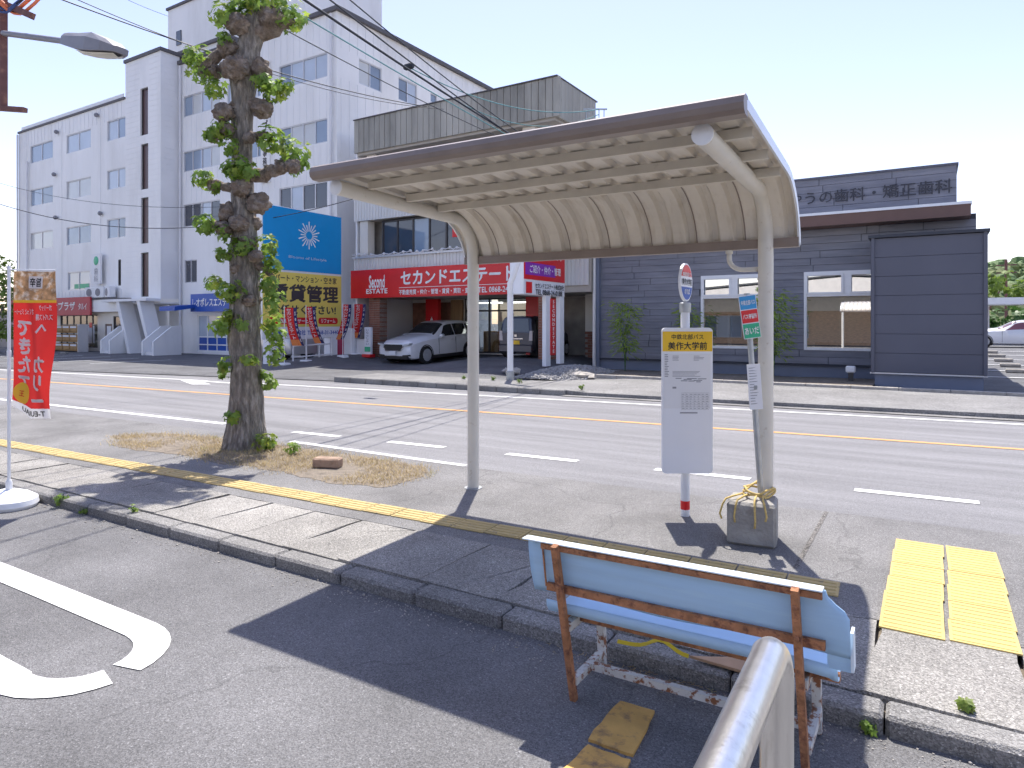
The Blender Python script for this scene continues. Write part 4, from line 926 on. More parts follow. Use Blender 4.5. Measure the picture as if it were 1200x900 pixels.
for pth, r in (([(285,70),(262,60),(240,78),(236,88)], (.11,.075,.06,.05)), ([(286,205),(310,205),(330,196),(350,192)], (.10,.08,.075,.05)), ([(284,222),(262,218),(245,212)], (.08,.05,.04)),
               ([(284,268),(262,266),(246,262)], (.09,.06,.05)), ([(288,160),(305,160),(318,158)], (.08,.05,.04)), ([(286,150),(268,155),(250,160)], (.09,.07,.05)), ([(300,40),(322,32),(342,20)], (.13,.10,.07)), ([(290,300),(306,312),(318,322)], (.07,.05,.03)), ([(284,120),(305,122),(318,124)], (.09,.07,.05))):
    q = [at(x, y, TD-0.04*i) for i, (x, y) in enumerate(pth)]
    q2 = []; r2 = []
    for i in range(len(q)-1):
        for k in range(4): t = k/4; q2.append(q[i].lerp(q[i+1], t)+Vector((0, 0, 0.012*math.sin(5*i+2*k)))); r2.append((r[i]+(r[i+1]-r[i])*t)*(1+0.15*math.sin(3*k+i)))
    q2.append(q[-1]); r2.append(r[-1])
    MB().tube(q2, r2, 10).obj('limb', 'burl', tr, smooth=True)
rnd = random.Random(11)
clumps = [(283,10,.27,120,0,1),(312,5,.30,130,0,1),(340,18,.27,110,0,1),(262,18,.2,70,-.1,1),(300,-15,.35,120,0,1),(238,75,.26,110,0,1.1),(226,66,.16,45,0,1),(264,45,.13,35,-.1,1),(252,100,.17,55,0,1.3),(322,105,.20,80,-.05,1),(306,95,.14,35,-.05,1),(335,100,.13,30,0,1),
          (262,148,.17,60,-.15,1),(250,158,.13,40,-.1,1),(270,172,.12,30,-.18,1.3),(315,162,.21,85,-.05,1),(345,178,.25,110,0,1),(350,195,.16,45,0,1),(277,196,.19,70,-.22,1),(290,200,.15,45,-.22,1),(238,210,.16,60,0,1),(250,218,.12,35,0,1),(240,262,.19,75,0,.8),(262,272,.13,35,-.15,1),
          (283,288,.18,60,-.2,1),(262,296,.15,45,-.15,1),(312,290,.18,65,0,1.2),(318,308,.16,50,0,1),(270,340,.20,80,-.22,.9),(250,332,.14,40,-.1,1),(316,330,.15,55,0,1.5),(322,352,.16,50,0,1.3),(258,382,.17,60,-.1,.9),(270,370,.12,30,-.22,1),(282,378,.10,25,-.26,1),(318,378,.15,45,0,1.5),(325,395,.13,35,0,1.3),(322,415,.14,40,0,1.4),
          (264,428,.10,28,-.1,1.5),(292,422,.12,35,-.28,.7),(316,448,.12,34,0,1),(310,440,.09,18,0,1),(272,488,.11,30,-.2,.8),(262,438,.08,16,0,1)]
for cx, cy, r, n_, dd, sqz in clumps:
    m = MB(); leaf_clump(m, at(cx, cy, TD+dd-0.12*rnd.random()), r*0.88, int(n_*0.85), 0.074, rnd, (1, 1, sqz)); m.obj('leaf_clump', 'leaf', tr, kind='stuff')

# planting patch under the tree, dry grass, weeds, loose stone
PATCH = [(-4.38,5.42),(-4.45,4.72),(-6.1,4.68),(-8.9,4.62),(-9.7,5.0),(-9.3,5.5),(-7.8,5.72),(-5.4,5.75),(-4.7,5.72)]
def in_poly(x, y, P):
    r = False
    for i in range(len(P)):
        (a, b), (c, d) = P[i], P[i-1]
        if (b > y) != (d > y) and x < (c-a)*(y-b)/(d-b)+a: r = not r
    return r
def ragged2(P):
    out = []
    for i, a in enumerate(P):
        b = P[(i+1) % len(P)]; n_ = max(2, int(math.dist(a, b)/0.06))
        for k in range(n_):
            t = k/n_; x = a[0]+(b[0]-a[0])*t; y = a[1]+(b[1]-a[1])*t; w = 0.16 if y < 5.5 else 0.03
            out.append((x+w*noise.noise(Vector((x*2.1, y*2.1, 7)))+0.3*w*noise.noise(Vector((x*9, y*9, 7))), y+w*noise.noise(Vector((x*2.1+9, y*2.1, 3)))+0.3*w*noise.noise(Vector((x*9, y*9, 1)))))
    return out
sp_ = MB().prism(ragged2(PATCH), lambda u, v, d: (u, v, d), 0.083, 0.06).obj('planting_patch', 'soil'); struct(sp_)
m = MB(); rnd = random.Random(5); cnt = 0
while cnt < 11000:
    x = rnd.uniform(-9.7, -4.3); y = rnd.uniform(4.4, 5.86)
    if not in_poly(x+rnd.gauss(0, 0.10), y+rnd.gauss(0, 0.08), PATCH) or y > 5.86: continue
    if noise.noise(Vector((x*1.4, y*1.4, 3))) < -0.12+0.4*(rnd.random()-0.5): cnt += 0; continue
    cnt += 1; h = rnd.uniform(0.015, 0.05)*(1.5 if rnd.random() < 0.08 else 1); a = rnd.uniform(0, 6.28); w = rnd.uniform(0.002, 0.004); l = rnd.uniform(0.3, 1.6)*h
    dx, dy = math.cos(a), math.sin(a); z = 0.082
    m.add([(x-dy*w, y+dx*w, z), (x+dy*w, y-dx*w, z), (x+dx*l, y+dy*l, z+h)], [(0,1,2)])
dg = m.obj('dry_grass', 'dry_grass'); dg['kind'] = 'stuff'; tag(dg, 'dry straw-coloured grass in the planting patch under the tree', 'grass')
def weed(c, r, n_, s, label, name='weed_plant', group=None, m_='leaf'):
    t = thing(name, label, 'plant', c, 0, group); rn = random.Random(int(abs(c[0]*100+c[1]*10)))
    mm = MB()
    for i in range(7):
        a = rn.uniform(0, 6.28); mm.tube([(c[0], c[1], c[2]), (c[0]+0.4*r*math.cos(a), c[1]+0.4*r*math.sin(a), c[2]+r*rn.uniform(.7, 1.3))], 0.004, 4)
    mm.obj('stem', 'leaf_dark', t)
    mm = MB(); leaf_clump(mm, (c[0], c[1], c[2]+r*0.8), r, n_, s, rn, (1, 1, 0.8)); mm.obj('foliage', m_, t, kind='stuff')
    return t
q = at(311, 526, 8.25); weed((q.x, q.y, 0.08), 0.15, 90, 0.05, 'leafy green shrub right beside the foot of the plane tree', 'small_shrub', 'low plants in the planting patch')
q = at(343, 532, 8.0); weed((q.x, q.y, 0.08), 0.10, 55, 0.045, 'small green shrub in the grass between the tree and the stone block', 'small_shrub', 'low plants in the planting patch')
weed((-6.62, 2.96, 0.02), 0.07, 26, 0.035, 'weed growing at the kerb beside the white flag base', group='weeds along the kerb')
weed((-6.2, 2.95, 0.0), 0.04, 18, 0.03, 'tiny weed at the kerb right of the white flag base', group='weeds along the kerb')
weed((-5.62, 3.06, 0.08), 0.045, 14, 0.03, 'flat green weed on the kerb in the tree shadow', group='weeds along the kerb')
weed((-0.21, 3.045, 0.01), 0.03, 16, 0.025, 'small weed in the kerb joint right of the bench', group='weeds along the kerb')
weed((0.12, 3.26, 0.088), 0.03, 30, 0.028, 'green weed on the concrete slab at the right edge', group='weeds along the kerb')
q = at(384, 549, 7.3)
o = MB().bbox(-0.15, 0.15, -0.07, 0.07, 0, 0.105, 0.015).obj('stone_block', 'brick_pale'); o.location = (q.x, q.y, 0.083); o.rotation_euler = (0, 0, R(22)); tag(o, 'brown stone block lying in the dry grass', 'stone')

# ------------------------------------------------------------------ white office building
wb = thing('office_building', 'white five-storey office block with a lower wing and slit-windowed stair tower', 'building', (-37, 20, 0))
WF = FY(20.0); MF = FY(21.05); SF = FX(-22.3); TS = FX(-34.2)
wing_w = []
for z0, z1 in ((11.85,12.97),(9.1,10.18),(6.33,7.42)):
    wing_w += [(-48.8,-45.85,z0,z1), (-44.15,-41.3,z0,z1), (-39.5,-37.3,z0+0.08,z1+0.1)]
w2 = (-44.0,-41.4,3.62,4.72); slit_s = (-38.35,-38.05,3.75,5.2)
shop = (-44.9,-40.55,0.25,2.15); door = (-39.75,-38.98,0.1,1.62); gw = (-38.85,-37.35,1.27,2.05)
slits = [(-36.12,-35.38,11.75,14.28), (-36.08,-35.36,8.84,11.28), (-36.07,-35.34,5.93,8.4), (-36.07,-35.33,3.08,5.45)]
stair_o = (-36.75,-34.45,0.12,2.75)
MB().wall(WF, -50.4, -37.6, 2.98, 14.0, wing_w+[w2, slit_s], 0.14).obj('wing_wall', 'wall_white', wb)
MB().wall(WF, -50.4, -37.05, 0.0, 2.3, [shop, door, gw, (-50.2,-46.4,0.2,2.15)], 0.14).obj('shop_wall', 'wall_cream', wb)
MB().wall(WF, -37.6, -34.2, 2.95, 15.95, slits, 0.2).obj('tower_wall', 'wall_white', wb)
MB().wall(TS, 20.0, 21.05, 2.95, 15.95, [], 0.1).obj('tower_side', 'wall_band', wb)
MB().box(-50.4, -50.35, 20.0, 34, 0, 14.0).obj('end_wall', 'wall_white', wb)
MB().box(-50.45, -37.6, 19.93, 34, 14.0, 14.12).obj('wing_roof', 'roof_dark', wb)
MB().box(-50.3, -38, 20.1, 20.14, 14.12, 14.42).obj('roof_rail', 'wall_band', wb)
MB().box(-37.66, -34.1, 19.92, 21.4, 15.95, 16.12).obj('tower_roof', 'roof_dark', wb)
MB().box(-37.6, -30.5, 21.42, 33, 14.0, 16.28).obj('upper_block', 'wall_white', wb); MB().box(-37.7, -30.4, 21.3, 33.1, 16.28, 16.45).obj('upper_roof', 'roof_dark', wb)
main_w = []
for z0, z1 in ((12.65,13.75),(9.72,10.80),(6.78,7.98)):
    main_w += [(-33.85,-30.7,z0,z1), (-26.15,-22.9,z0+0.06,z1+0.06)]
main_w += [(-30.1,-27.0,z0,z1) for z0, z1 in ((12.65,13.75),(9.72,10.80))]
lowin = (-33.75,-32.65,3.8,5.02)
MB().wall(MF, -34.2, -22.3, 0.0, 15.5, main_w+[lowin, (-32.6,-29.4,0.2,2.1)], 0.14).obj('main_wall', 'wall_white', wb)
side_w = [(22.4,23.9,12.7,13.85), (25.1,26.5,12.72,13.85), (27.6,28.15,13.3,13.8), (28.7,29.3,13.35,13.85)]
MB().wall(SF, 21.05, 33.4, 0.0, 15.5, side_w, 0.14).obj('side_wall', 'wall_white', wb)
MB().box(-34.3, -22.12, 20.9, 33.6, 15.5, 15.68).obj('main_roof', 'roof_dark', wb)
MB().box(-41.9, -28.9, 25, 31, 14.0, 21.9).obj('penthouse', 'wall_white', wb)
MB().box(-42.0, -28.8, 24.9, 31.1, 21.9, 22.05).obj('penthouse_roof', 'roof_dark', wb)
MB().box(-40.9, -40.4, 24.93, 25.0, 19.4, 20.3).obj('vent', 'pane_dark', wb)
# vertical joints and ribs of the metal cladding
m = MB()
for x in frange(-50.0, -38.0, 0.45): m.box(x-0.012, x+0.012, 19.985, 20.0, 3.0, 3.55); m.box(x-0.012, x+0.012, 19.985, 20.0, 13.05, 14.0)
for x in (-44.7, -40.2, -49.3): m.box(x-0.015, x+0.015, 19.98, 20.0, 3.0, 14.0)
for x in frange(-34.0, -22.5, 0.45): m.box(x-0.012, x+0.012, 21.035, 21.05, 13.9, 15.5); m.box(x-0.012, x+0.012, 21.035, 21.05, 10.9, 12.6); m.box(x-0.012, x+0.012, 21.035, 21.05, 8.1, 9.7)
for y in frange(21.3, 33.0, 0.5): m.box(-22.3, -22.285, y-0.012, y+0.012, 13.95, 15.5); m.box(-22.3, -22.285, y-0.012, y+0.012, 9.2, 12.6)
m.obj('cladding_rib', 'wall_band', wb, kind='stuff')
m = MB()
for z in frange(3.3, 16.0, 0.28): m.box(-37.5, -36.2, 19.99, 20.0, z-0.006, z+0.006); m.box(-35.25, -34.22, 19.99, 20.0, z-0.006, z+0.006); m.box(-34.2, -34.19, 20.02, 21.0, z-0.006, z+0.006)
m.obj('tower_joint', 'wall_band', wb, kind='stuff')
for h in wing_w: window(wb, WF, *h, mull=1, recess=0.07)
window(wb, WF, *w2, mull=1, panes=('pane_pale',)); window(wb, WF, *slit_s, mull=0, panes=('pane_dark',), fmat='dark_frame')
m = MB().add([WF(-43.3,3.72,0.045), WF(-41.6,3.72,0.045), WF(-41.6,3.98,0.045), WF(-43.3,3.98,0.045)], [(0,1,2,3)]); m.obj('window_sticker', 'sign_green', wb)
for h in slits: window(wb, WF, *h, mull=0, t=0.06, fmat='dark_frame', panes=('slit_brown',), recess=0.12)
for h in main_w: window(wb, MF, *h, mull=3 if h[1]-h[0] > 3 else 2, recess=0.07, panes=('pane_blue', 'pane_pale', 'pane_pale', 'pane_mid', 'pane_curtain') if h[2] > 7 else ('pane_dark', 'pane_pale'))
window(wb, MF, *lowin, mull=1, panes=('pane_dark', 'pane_blue'))
for h in side_w: window(wb, SF, *h, mull=1 if h[1]-h[0] > 1 else 0, recess=0.07)
for x, y, z0, z1 in ((-33.98,20.93,0.1,15.4), (-22.55,20.93,3,15.4), (-50.3,19.88,0.1,13.9), (-49.0,19.9,3.0,12.0)):
    MB().tube([(x, y, z0), (x, y, z1)], 0.06, 8).obj('rain_pipe', 'pipe_white', wb)
for x, z in ((-45.1,13.3), (-40.4,13.55), (-45.4,10.75), (-40.0,7.9), (-45.2,8.1)):
    m = MB(); m.ball((x, 19.86, z), 0.13, 8, 6); m.obj('vent_hood', 'lamp_grey', wb)
fnv = lambda u, v, d: MF(u, v, d)
MB().box(-27.4, -26.75, 20.97, 21.045, 8.4, 14.2).obj('name_board', 'wall_white', wb)
text('囲\n碁\nク\nラ\nブ', 'lettering', 'bill_dark', wb, FY(20.965), w=0.42, h=3.2, bold=0.02, u=-27.08, v=12.4)
text('事\n務\n所', 'lettering', 'bill_dark', wb, FY(20.965), w=0.3, h=1.3, bold=0.02, u=-27.08, v=9.4)
# canopy ledge, ground floor shop and entrances
MB().box(-50.6, -37.05, 19.6, 20.0, 2.3, 2.98).obj('ledge', 'wall_white', wb)
MB().box(-50.7, -37.0, 19.55, 20.0, 2.98, 3.04).obj('ledge_cap', 'roof_dark', wb)
MB().box(-38.6, -34.15, 19.2, 20.0, 2.82, 2.95).obj('entrance_canopy', 'wall_band', wb)
f = frame_mb(WF, *shop, 0.06, 0.03, 0.1, [-44.2,-43.4,-42.6,-41.9,-41.2], [1.55]).obj('shopfront', 'dark_frame', wb)
MB().add([WF(shop[0],shop[2],0.07), WF(shop[1],shop[2],0.07), WF(shop[1],shop[3],0.07), WF(shop[0],shop[3],0.07)], [(0,1,2,3)]).obj('shop_pane', 'shop_glass', f)
MB().box(-45, -40.4, 21.0, 21.1, 0.1, 2.3).obj('shop_interior', 'interior', wb)
for x, c in ((-43.9,'paper'), (-43.2,'sign_red_dull'), (-42.4,'paper'), (-41.6,'interior_white')):
    MB().box(x-0.25, x+0.25, 20.4, 20.7, 0.2, 1.2).obj('display_shelf', c, wb)
MB().box(-41.75,-41.0, 20.045, 20.055, 0.5, 1.6).obj('poster', 'paper', wb); MB().box(-41.55,-41.2, 20.035, 20.043, 1.4, 1.7).obj('poster', 'sign_red', wb)
dd_ = MB().prism([(door[0],door[2]),(door[1],door[2]),(door[1],door[3]),(door[0],door[3])], WF, 0.05, 0.09).obj('door', 'slit_brown', wb)
MB().box(-39.6, -39.15, 20.03, 20.048, 0.95, 1.5).obj('door_poster', 'paper', dd_)
window(wb, WF, *gw, mull=1, fmat='dark_frame', panes=('pane_dark',)); MB().box(-37.95,-37.6, 20.035, 20.043, 1.38, 1.9).obj('poster', 'sign_red_dull', wb)
MB().box(-36.75, -34.2, 22.0, 22.1, 0.0, 2.85).obj('porch_back', 'wall_band', wb); MB().box(-37.05, -36.95, 20.0, 22, 0, 2.85).obj('porch_side', 'wall_band', wb)
MB().box(-37, -34.25, 20.02, 22, 2.7, 2.8).obj('porch_ceiling', 'wall_band', wb)
for z in frange(0.4, 2.6, 0.2): pass
def ztri(x0, x1, x2, x3, y0, y1): return [(x0, 0.06), (x1, 0.06), (x3, 2.82), (x2, 2.82)]
MB().prism([(-36.0,0.06),(-35.7,0.06),(-36.85,2.82),(-37.15,2.82)], WF, -0.75, 0.0).obj('slanted_fin', 'wall_band', wb)
MB().prism([(-34.3,0.9),(-34.05,0.9),(-34.85,2.82),(-35.15,2.82)], WF, -0.75, 0.0).obj('slanted_fin', 'wall_band', wb)
for x, w_ in ((-37.35, 0.9), (-33.4, 1.0)):
    for s_ in (0, 1):
        xx = x+s_*w_*0.95
        MB().prism([(17.8 if False else 18.55,0.05),(20.0,0.05),(20.0,1.55),(19.5,1.5),(18.55,0.75)], lambda u, v, d, xx=xx: (xx+d, u, v), 0, 0.12).obj('stair_wall', 'wall_white', wb)
    for k in range(4): MB().box(x+0.12, x+w_*0.95, 18.7+k*0.3, 20.0, 0.05+k*0.17, 0.05+(k+1)*0.17).obj('step', 'wall_band', wb)
MB().wall(MF, -31.6, -29.2, 0.2, 2.1, [], 0.1) if False else None
f = frame_mb(MF, -32.6, -29.4, 0.2, 2.1, 0.06, 0.03, 0.09, [-31.8,-31.0,-30.2], [0.55,0.95]).obj('shopfront', 'wall_white', wb)
MB().prism([(-32.6,0.95),(-29.4,0.95),(-29.4,2.1),(-32.6,2.1)], MF, 0.06, 0.066).obj('shop_pane', 'pane_pale', f)
MB().prism([(-32.6,0.2),(-29.4,0.2),(-29.4,0.95),(-32.6,0.95)], MF, 0.07, 0.076).obj('blue_panel', 'sign_blue', f)
# signs on the building
rs = thing('shop_sign', 'long dull red bakery sign above the ground-floor shop window', 'sign', (-46, 19.55, 2.2))
MB().box(-50.6, -40.25, 19.44, 19.54, 2.12, 3.16).obj('panel', 'sign_red_dull', rs)
text('パンプラザ', 'lettering', 'ink_white', rs, FY(19.435), w=3.4, h=0.5, bold=0.02, u=-43.6, v=2.66); text('タルイ', 'lettering', 'ink_white', rs, FY(19.435), w=0.95, h=0.36, bold=0.02, u=-41.05, v=2.62)
b2 = thing('shop_sign', 'blue sign with white lettering over the shop behind the tree', 'sign', (-30.5, 20.6, 2.3))
MB().box(-32.35, -26.2, 20.5, 20.64, 2.25, 3.15).obj('panel', 'sign_blue', b2)
text('レオポレスエステート', 'lettering', 'ink_white', b2, FY(20.49), w=3.5, h=0.42, bold=0.02, u=-30.4, v=2.72)
aw = MB().prism([(19.4,2.28),(20.55,2.45),(20.55,2.62),(19.4,2.5)], lambda u, v, d: (d, u, v), -33.3, -31.95).obj('awning', 'sign_blue'); tag(aw, 'blue awning over the stairs beside the blue shop sign', 'awning')
bs_ = thing('blade_sign', 'small vertical white and green sign hanging above the bakery ledge', 'sign', (-40.1, 19.8, 3.5))
MB().box(-40.55, -39.65, 19.7, 19.8, 3.9, 5.6).obj('panel', 'wall_band', bs_); MB().ball((-40.1, 19.69, 5.2), 0.26, 10, 6, (1, 0.1, 1)).obj('emblem', 'sign_green', bs_)
text('歯\n科', 'lettering', 'ink_grey', bs_, FY(19.69), w=0.4, h=0.8, u=-40.1, v=4.4)
def ac_unit(x, y, z, rz, label):
    t = thing('air_conditioner', label, 'air conditioner', (x, y, z), rz, 'outdoor units on the bakery ledge')
    MB().bbox(-0.42, 0.42, -0.16, 0.16, 0.06, 0.66, 0.02).obj('case', 'wall_band', t, local=True)
    MB().lathe([(0.22, 0), (0.22, 0.012), (0.06, 0.014), (0.06, 0.02)], 16, lambda a, b, h: (-0.1+a, -0.16-h, 0.36+b)).obj('fan_grille', 'lamp_grey', t, local=True)
    for s_ in (-0.3, 0.3): MB().box(s_-0.04, s_+0.04, -0.18, 0.18, 0.0, 0.06).obj('foot', 'lamp_grey', t, local=True)
ac_unit(-40.55, 19.75, 3.04, 0.2, 'outdoor unit under the hanging green sign, leftmost of three')
ac_unit(-39.6, 19.75, 3.04, 0.1, 'outdoor unit on the bakery ledge, middle of three')
ac_unit(-38.7, 19.75, 3.04, -0.2, 'outdoor unit on the bakery ledge, rightmost of three')
rk = thing('crate_rack', 'brown crates racked outside the bakery window', 'rack', (-42.1, 18.95, 0.06))
for z in (0.12, 0.62, 1.12):
    MB().box(-44.2, -40.0, 18.7, 19.2, z, z+0.05).obj('shelf', 'crate_brown', rk)
    for i in range(5): MB().bbox(-44.1+i*0.83, -43.36+i*0.83, 18.65, 19.15, z+0.06, z+0.40, 0.02).obj('crate', 'crate_brown', rk); MB().box(-44.05+i*0.83, -43.4+i*0.83, 18.63, 18.648, z+0.27, z+0.37).obj('crate_label', 'paper', rk)
for x in (-44.22, -39.98): MB().box(x-0.03, x+0.03, 18.68, 19.22, 0.06, 1.6).obj('upright', 'alu_frame', rk)
# lot dressing: wheel stops and stall lines by the bakery
for i in range(6):
    o = MB().bbox(-0.3, 0.3, -0.08, 0.08, 0, 0.11, 0.02).obj('wheel_stop', 'kerb_concrete') if i == 0 else o.copy()
    if i: COL.objects.link(o)
    o.location = (-46.2+i*1.6, 17.2, 0.06); tag(o, ('low concrete wheel stop in front of the bakery, %s' % ('leftmost of six', 'second of six from the left', 'third of six from the left', 'fourth of six from the left', 'fifth of six from the left', 'nearest the stairs')[i]), 'wheel stop', 'wheel stops in front of the bakery')
for i in range(9):
    strip('stall_line', [-48+i*2.5, -47.88+i*2.5], lambda x: 13.5, lambda x: 16.8, 0.075, 'white_paint_worn', far)

# ------------------------------------------------------------------ estate office building
eb = thing('estate_office', 'two-storey estate office with ribbed concrete parapet and white corrugated cladding', 'building', (-15.5, 20.5, 0.3))
EF = FY(20.5); EX0, EX1 = -20.7, -9.72
# parapet of vertical concrete boards
MB().box(-20.7, -11.0, 20.58, 23.7, 8.86, 10.1).obj('parapet_core', 'fin_concrete', eb)
pb = MB().bbox(-0.137, 0.137, -0.03, 0.05, 8.84, 10.22, 0.012).obj('parapet_board', 'fin_concrete', eb, local=True)
ex_off = Vector(eb.location)
n_ = 34
for i in range(n_):
    o = pb if i == 0 else share(pb, 'parapet_board', eb)
    x = -20.56+i*(9.56/(n_-1)); o.location = (x-ex_off.x, 20.53-ex_off.y+random.uniform(-0.006, 0.006), -ex_off.z)
for i in range(11):
    o = share(pb, 'parapet_board', eb); o.location = (-11.0-ex_off.x, 20.68+i*0.285-ex_off.y, -ex_off.z); o.rotation_euler = (0, 0, R(90))
MB().box(-20.72, -10.95, 20.46, 23.8, 10.22, 10.26).obj('parapet_cap', 'roof_dark', eb)
MB().box(-20.6, -11.1, 20.6, 23.6, 8.74, 8.86).obj('parapet_soffit', 'soffit', eb)
# recessed upper storey behind the parapet: windows between columns
MB().box(-20.4, -11.2, 21.5, 30, 6.9, 8.74).obj('upper_wall', 'soffit', eb)
for x in (-20.0, -12.3): MB().box(x-0.25, x+0.25, 20.8, 21.3, 6.9, 8.74).obj('column', 'wall_cream', eb)
up = [(-19.6,-16.2,7.3,8.6), (-16.0,-12.7,7.3,8.6)]
for h in up: window(eb, FY(21.45), *h, mull=4, fmat='dark_frame', panes=('pane_dark',), recess=0.0)
def corr_band(x0, x1, z0, z1, Y, parent, name='corrugated_band', fnm=FY, step=0.16):
    m = MB(); us = []; u = x0
    while u < x1-step*0.5:
        us += [(u, 0), (u+step*0.55, 0), (u+step*0.65, 0.03), (u+step*0.9, 0.03)]; u += step
    us.append((min(u, x1), 0)); fn_ = fnm(Y); vs = []
    for a, o_ in us: vs += [fn_(a, z0, o_), fn_(a, z1, o_)]
    m.add(vs, [(2*i, 2*i+2, 2*i+3, 2*i+1) for i in range(len(us)-1)]); return m.obj(name, 'corr_white', parent)
corr_band(EX0, EX1, 5.95, 7.0, 20.5, eb); corr_band(EX0, -12.0, 3.86, 4.40, 20.5, eb); corr_band(-12.0, EX1, 2.95, 4.40, 20.5, eb)
MB().box(EX0, EX1, 20.54, 30, 5.97, 6.98).obj('floor_slab', 'soffit', eb); MB().box(EX0, EX1, 20.54, 30, 3.9, 4.38).obj('floor_slab', 'soffit', eb)
MB().box(EX0, EX1, 20.56, 20.7, 2.72, 3.9).obj('fascia_back', 'soffit', eb)
MB().box(EX0-0.02, EX1+0.02, 20.44, 20.49, 6.97, 7.05).obj('band_cap', 'alu_frame', eb); MB().box(EX0-0.02, -12.0, 20.42, 20.49, 4.37, 4.45).obj('band_cap', 'alu_frame', eb)
MB().box(-20.45, -20.0, 20.6, 21.0, 4.4, 5.95).obj('column', 'wall_cream', eb)
MB().box(-19.6, -10.0, 20.95, 21.0, 4.4, 4.5).obj('window_sill', 'dark_frame', eb)
window(eb, FY(20.85), -19.4, -15.2, 4.45, 5.92, mull=4, t=0.07, fmat='dark_frame', panes=('pane_dark', 'pane_dark', 'pane_blue'), recess=0.0)
window(eb, FY(20.85), -15.1, -10.2, 4.45, 5.92, mull=5, t=0.07, fmat='dark_frame', panes=('pane_dark', 'pane_blue', 'pane_dark'), recess=0.0)
MB().box(-20.7, -9.8, 21.4, 21.5, 4.38, 6.0).obj('inner_wall', 'interior', eb)
MB().box(-15.75, -15.35, 20.835, 20.842, 5.0, 5.55).obj('window_sticker', 'sign_red', eb)
MB().box(-20.7, -20.6, 20.6, 30, 0.2, 8.8).obj('end_wall', 'wall_band', eb)
# open ground floor
def brick_column(x0, x1, y0, y1, z0, z1, parent):
    c = MB().box(x0+0.012, x1-0.012, y0+0.012, y1-0.012, z0, z1).obj('brick_column', 'mortar', parent)
    nb_ = int((z1-z0)/0.095); cp = Vector(parent.location)
    p1 = None
    for k in range(nb_):
        off = (k % 2)*0.5; z = z0+k*0.095
        for j in range(2):
            a = x0+(x1-x0)*(j*0.5); b = a+(x1-x0)*0.5-0.012
            if p1 is None:
                p1 = MB().box(0, (x1-x0)*0.5-0.012, 0, y1-y0, 0.0, 0.082).obj('brick', 'brick_red', c, local=True); o = p1
            else: o = share(p1, 'brick', c)
            o.location = (a-cp.x+(0.006 if k % 2 else 0), y0-cp.y, z-cp.z)
    return c
brick_column(-19.88, -19.28, 20.55, 21.0, 0.05, 2.72, eb); brick_column(-11.75, -11.25, 20.55, 21.0, 0.30, 2.72, eb)
GF = FY(24.2)
MB().wall(GF, -20.6, -9.8, 0.3, 3.9, [(-17.6,-13.0,0.35,2.75), (-20.4,-18.6,1.4,2.6)], 0.1).obj('ground_wall', 'wall_cream', eb)
MB().box(-20.55, -18.3, 24.12, 24.19, 0.3, 2.6).obj('dark_wall', 'brick_red', eb)
MB().box(-20.6, -9.8, 20.7, 24.2, 2.74, 2.80).obj('ceiling', 'soffit', eb)
MB().box(-12.6, -11.0, 24.1, 24.19, 0.3, 2.7).obj('dark_wall', 'interior', eb)
f = frame_mb(GF, -17.6, -13.0, 0.35, 2.75, 0.07, 0.0, 0.08, [-16.3,-15.2,-14.0], [2.2]).obj('shopfront', 'dark_frame', eb)
MB().prism([(-17.5,0.4),(-13.1,0.4),(-13.1,2.7),(-17.5,2.7)], GF, 0.04, 0.045).obj('shop_pane', 'shop_glass', f)
MB().box(-18, -12.6, 27.5, 27.6, 0.3, 3.0).obj('shop_interior', 'interior_white', eb); MB().box(-18, -12.6, 24.3, 27.5, 0.28, 0.33).obj('shop_floor', 'interior', eb)
for x in (-16.8, -15.2, -13.8): MB().box(x-0.6, x+0.6, 25.0, 25.15, 2.55, 2.6).obj('strip_light', 'shop_light', eb)
for x, c in ((-16.9,'wood_brown'), (-15.8,'sign_red'), (-14.9,'interior'), (-13.7,'interior_white')): MB().bbox(x-0.4, x+0.4, 25.2, 25.8, 0.33, 1.3, 0.03).obj('counter', c, eb)
MB().box(-18.3, -17.65, 24.08, 24.18, 0.3, 2.7).obj('wood_panel', 'wood_brown', eb)
for x in (-18.75, -13.55):
    MB().box(x-0.35, x+0.35, 23.3, 23.5, 0.3, 2.72).obj('red_pillar', 'sign_red', eb)
    m = MB().prism([(x-0.12,1.62),(x-0.1,1.75),(x,1.95),(x+0.1,1.75),(x+0.12,1.62)], FY(23.28), 0, 0.01).obj('emblem', 'ink_white', eb)
    MB().box(x-0.2, x+0.2, 23.28, 23.29, 1.15, 1.25).obj('pillar_text', 'ink_black', eb)
# right end: cream wall over red brick dado, meter box, pipe
MB().box(-11.1, -9.75, 23.0, 23.1, 1.35, 2.95).obj('end_panel', 'wall_cream', eb); MB().box(-11.1, -9.75, 23.0, 23.1, 0.25, 1.35).obj('brick_dado', 'mortar', eb)
eo = Vector(eb.location); p1 = None
for k in range(11):
    for j in range(6):
        a = -11.1+j*0.225+(0.11 if k % 2 else 0)
        if a > -9.9: continue
        if p1 is None: p1 = MB().box(0, 0.21, -0.012, 0.05, 0, 0.085).obj('brick', 'brick_red', eb, local=True); o = p1
        else: o = share(p1, 'brick', eb)
        o.location = (a-eo.x, 22.995-eo.y, 0.27+k*0.098-eo.z)
MB().bbox(-10.15, -9.75, 22.8, 23.0, 1.9, 2.75, 0.02).obj('meter_box', 'pipe_white', eb)
MB().tube([(-10.35, 22.9, 0.25), (-10.35, 22.9, 2.6), (-10.25, 22.9, 2.75), (-10.1, 22.9, 2.78)], 0.035, 8).obj('conduit', 'pipe_white', eb)
MB().tube([(-9.7, 20.8, 0.1), (-9.7, 20.8, 4.3)], 0.06, 10).obj('corner_pipe', 'alu_frame', eb)
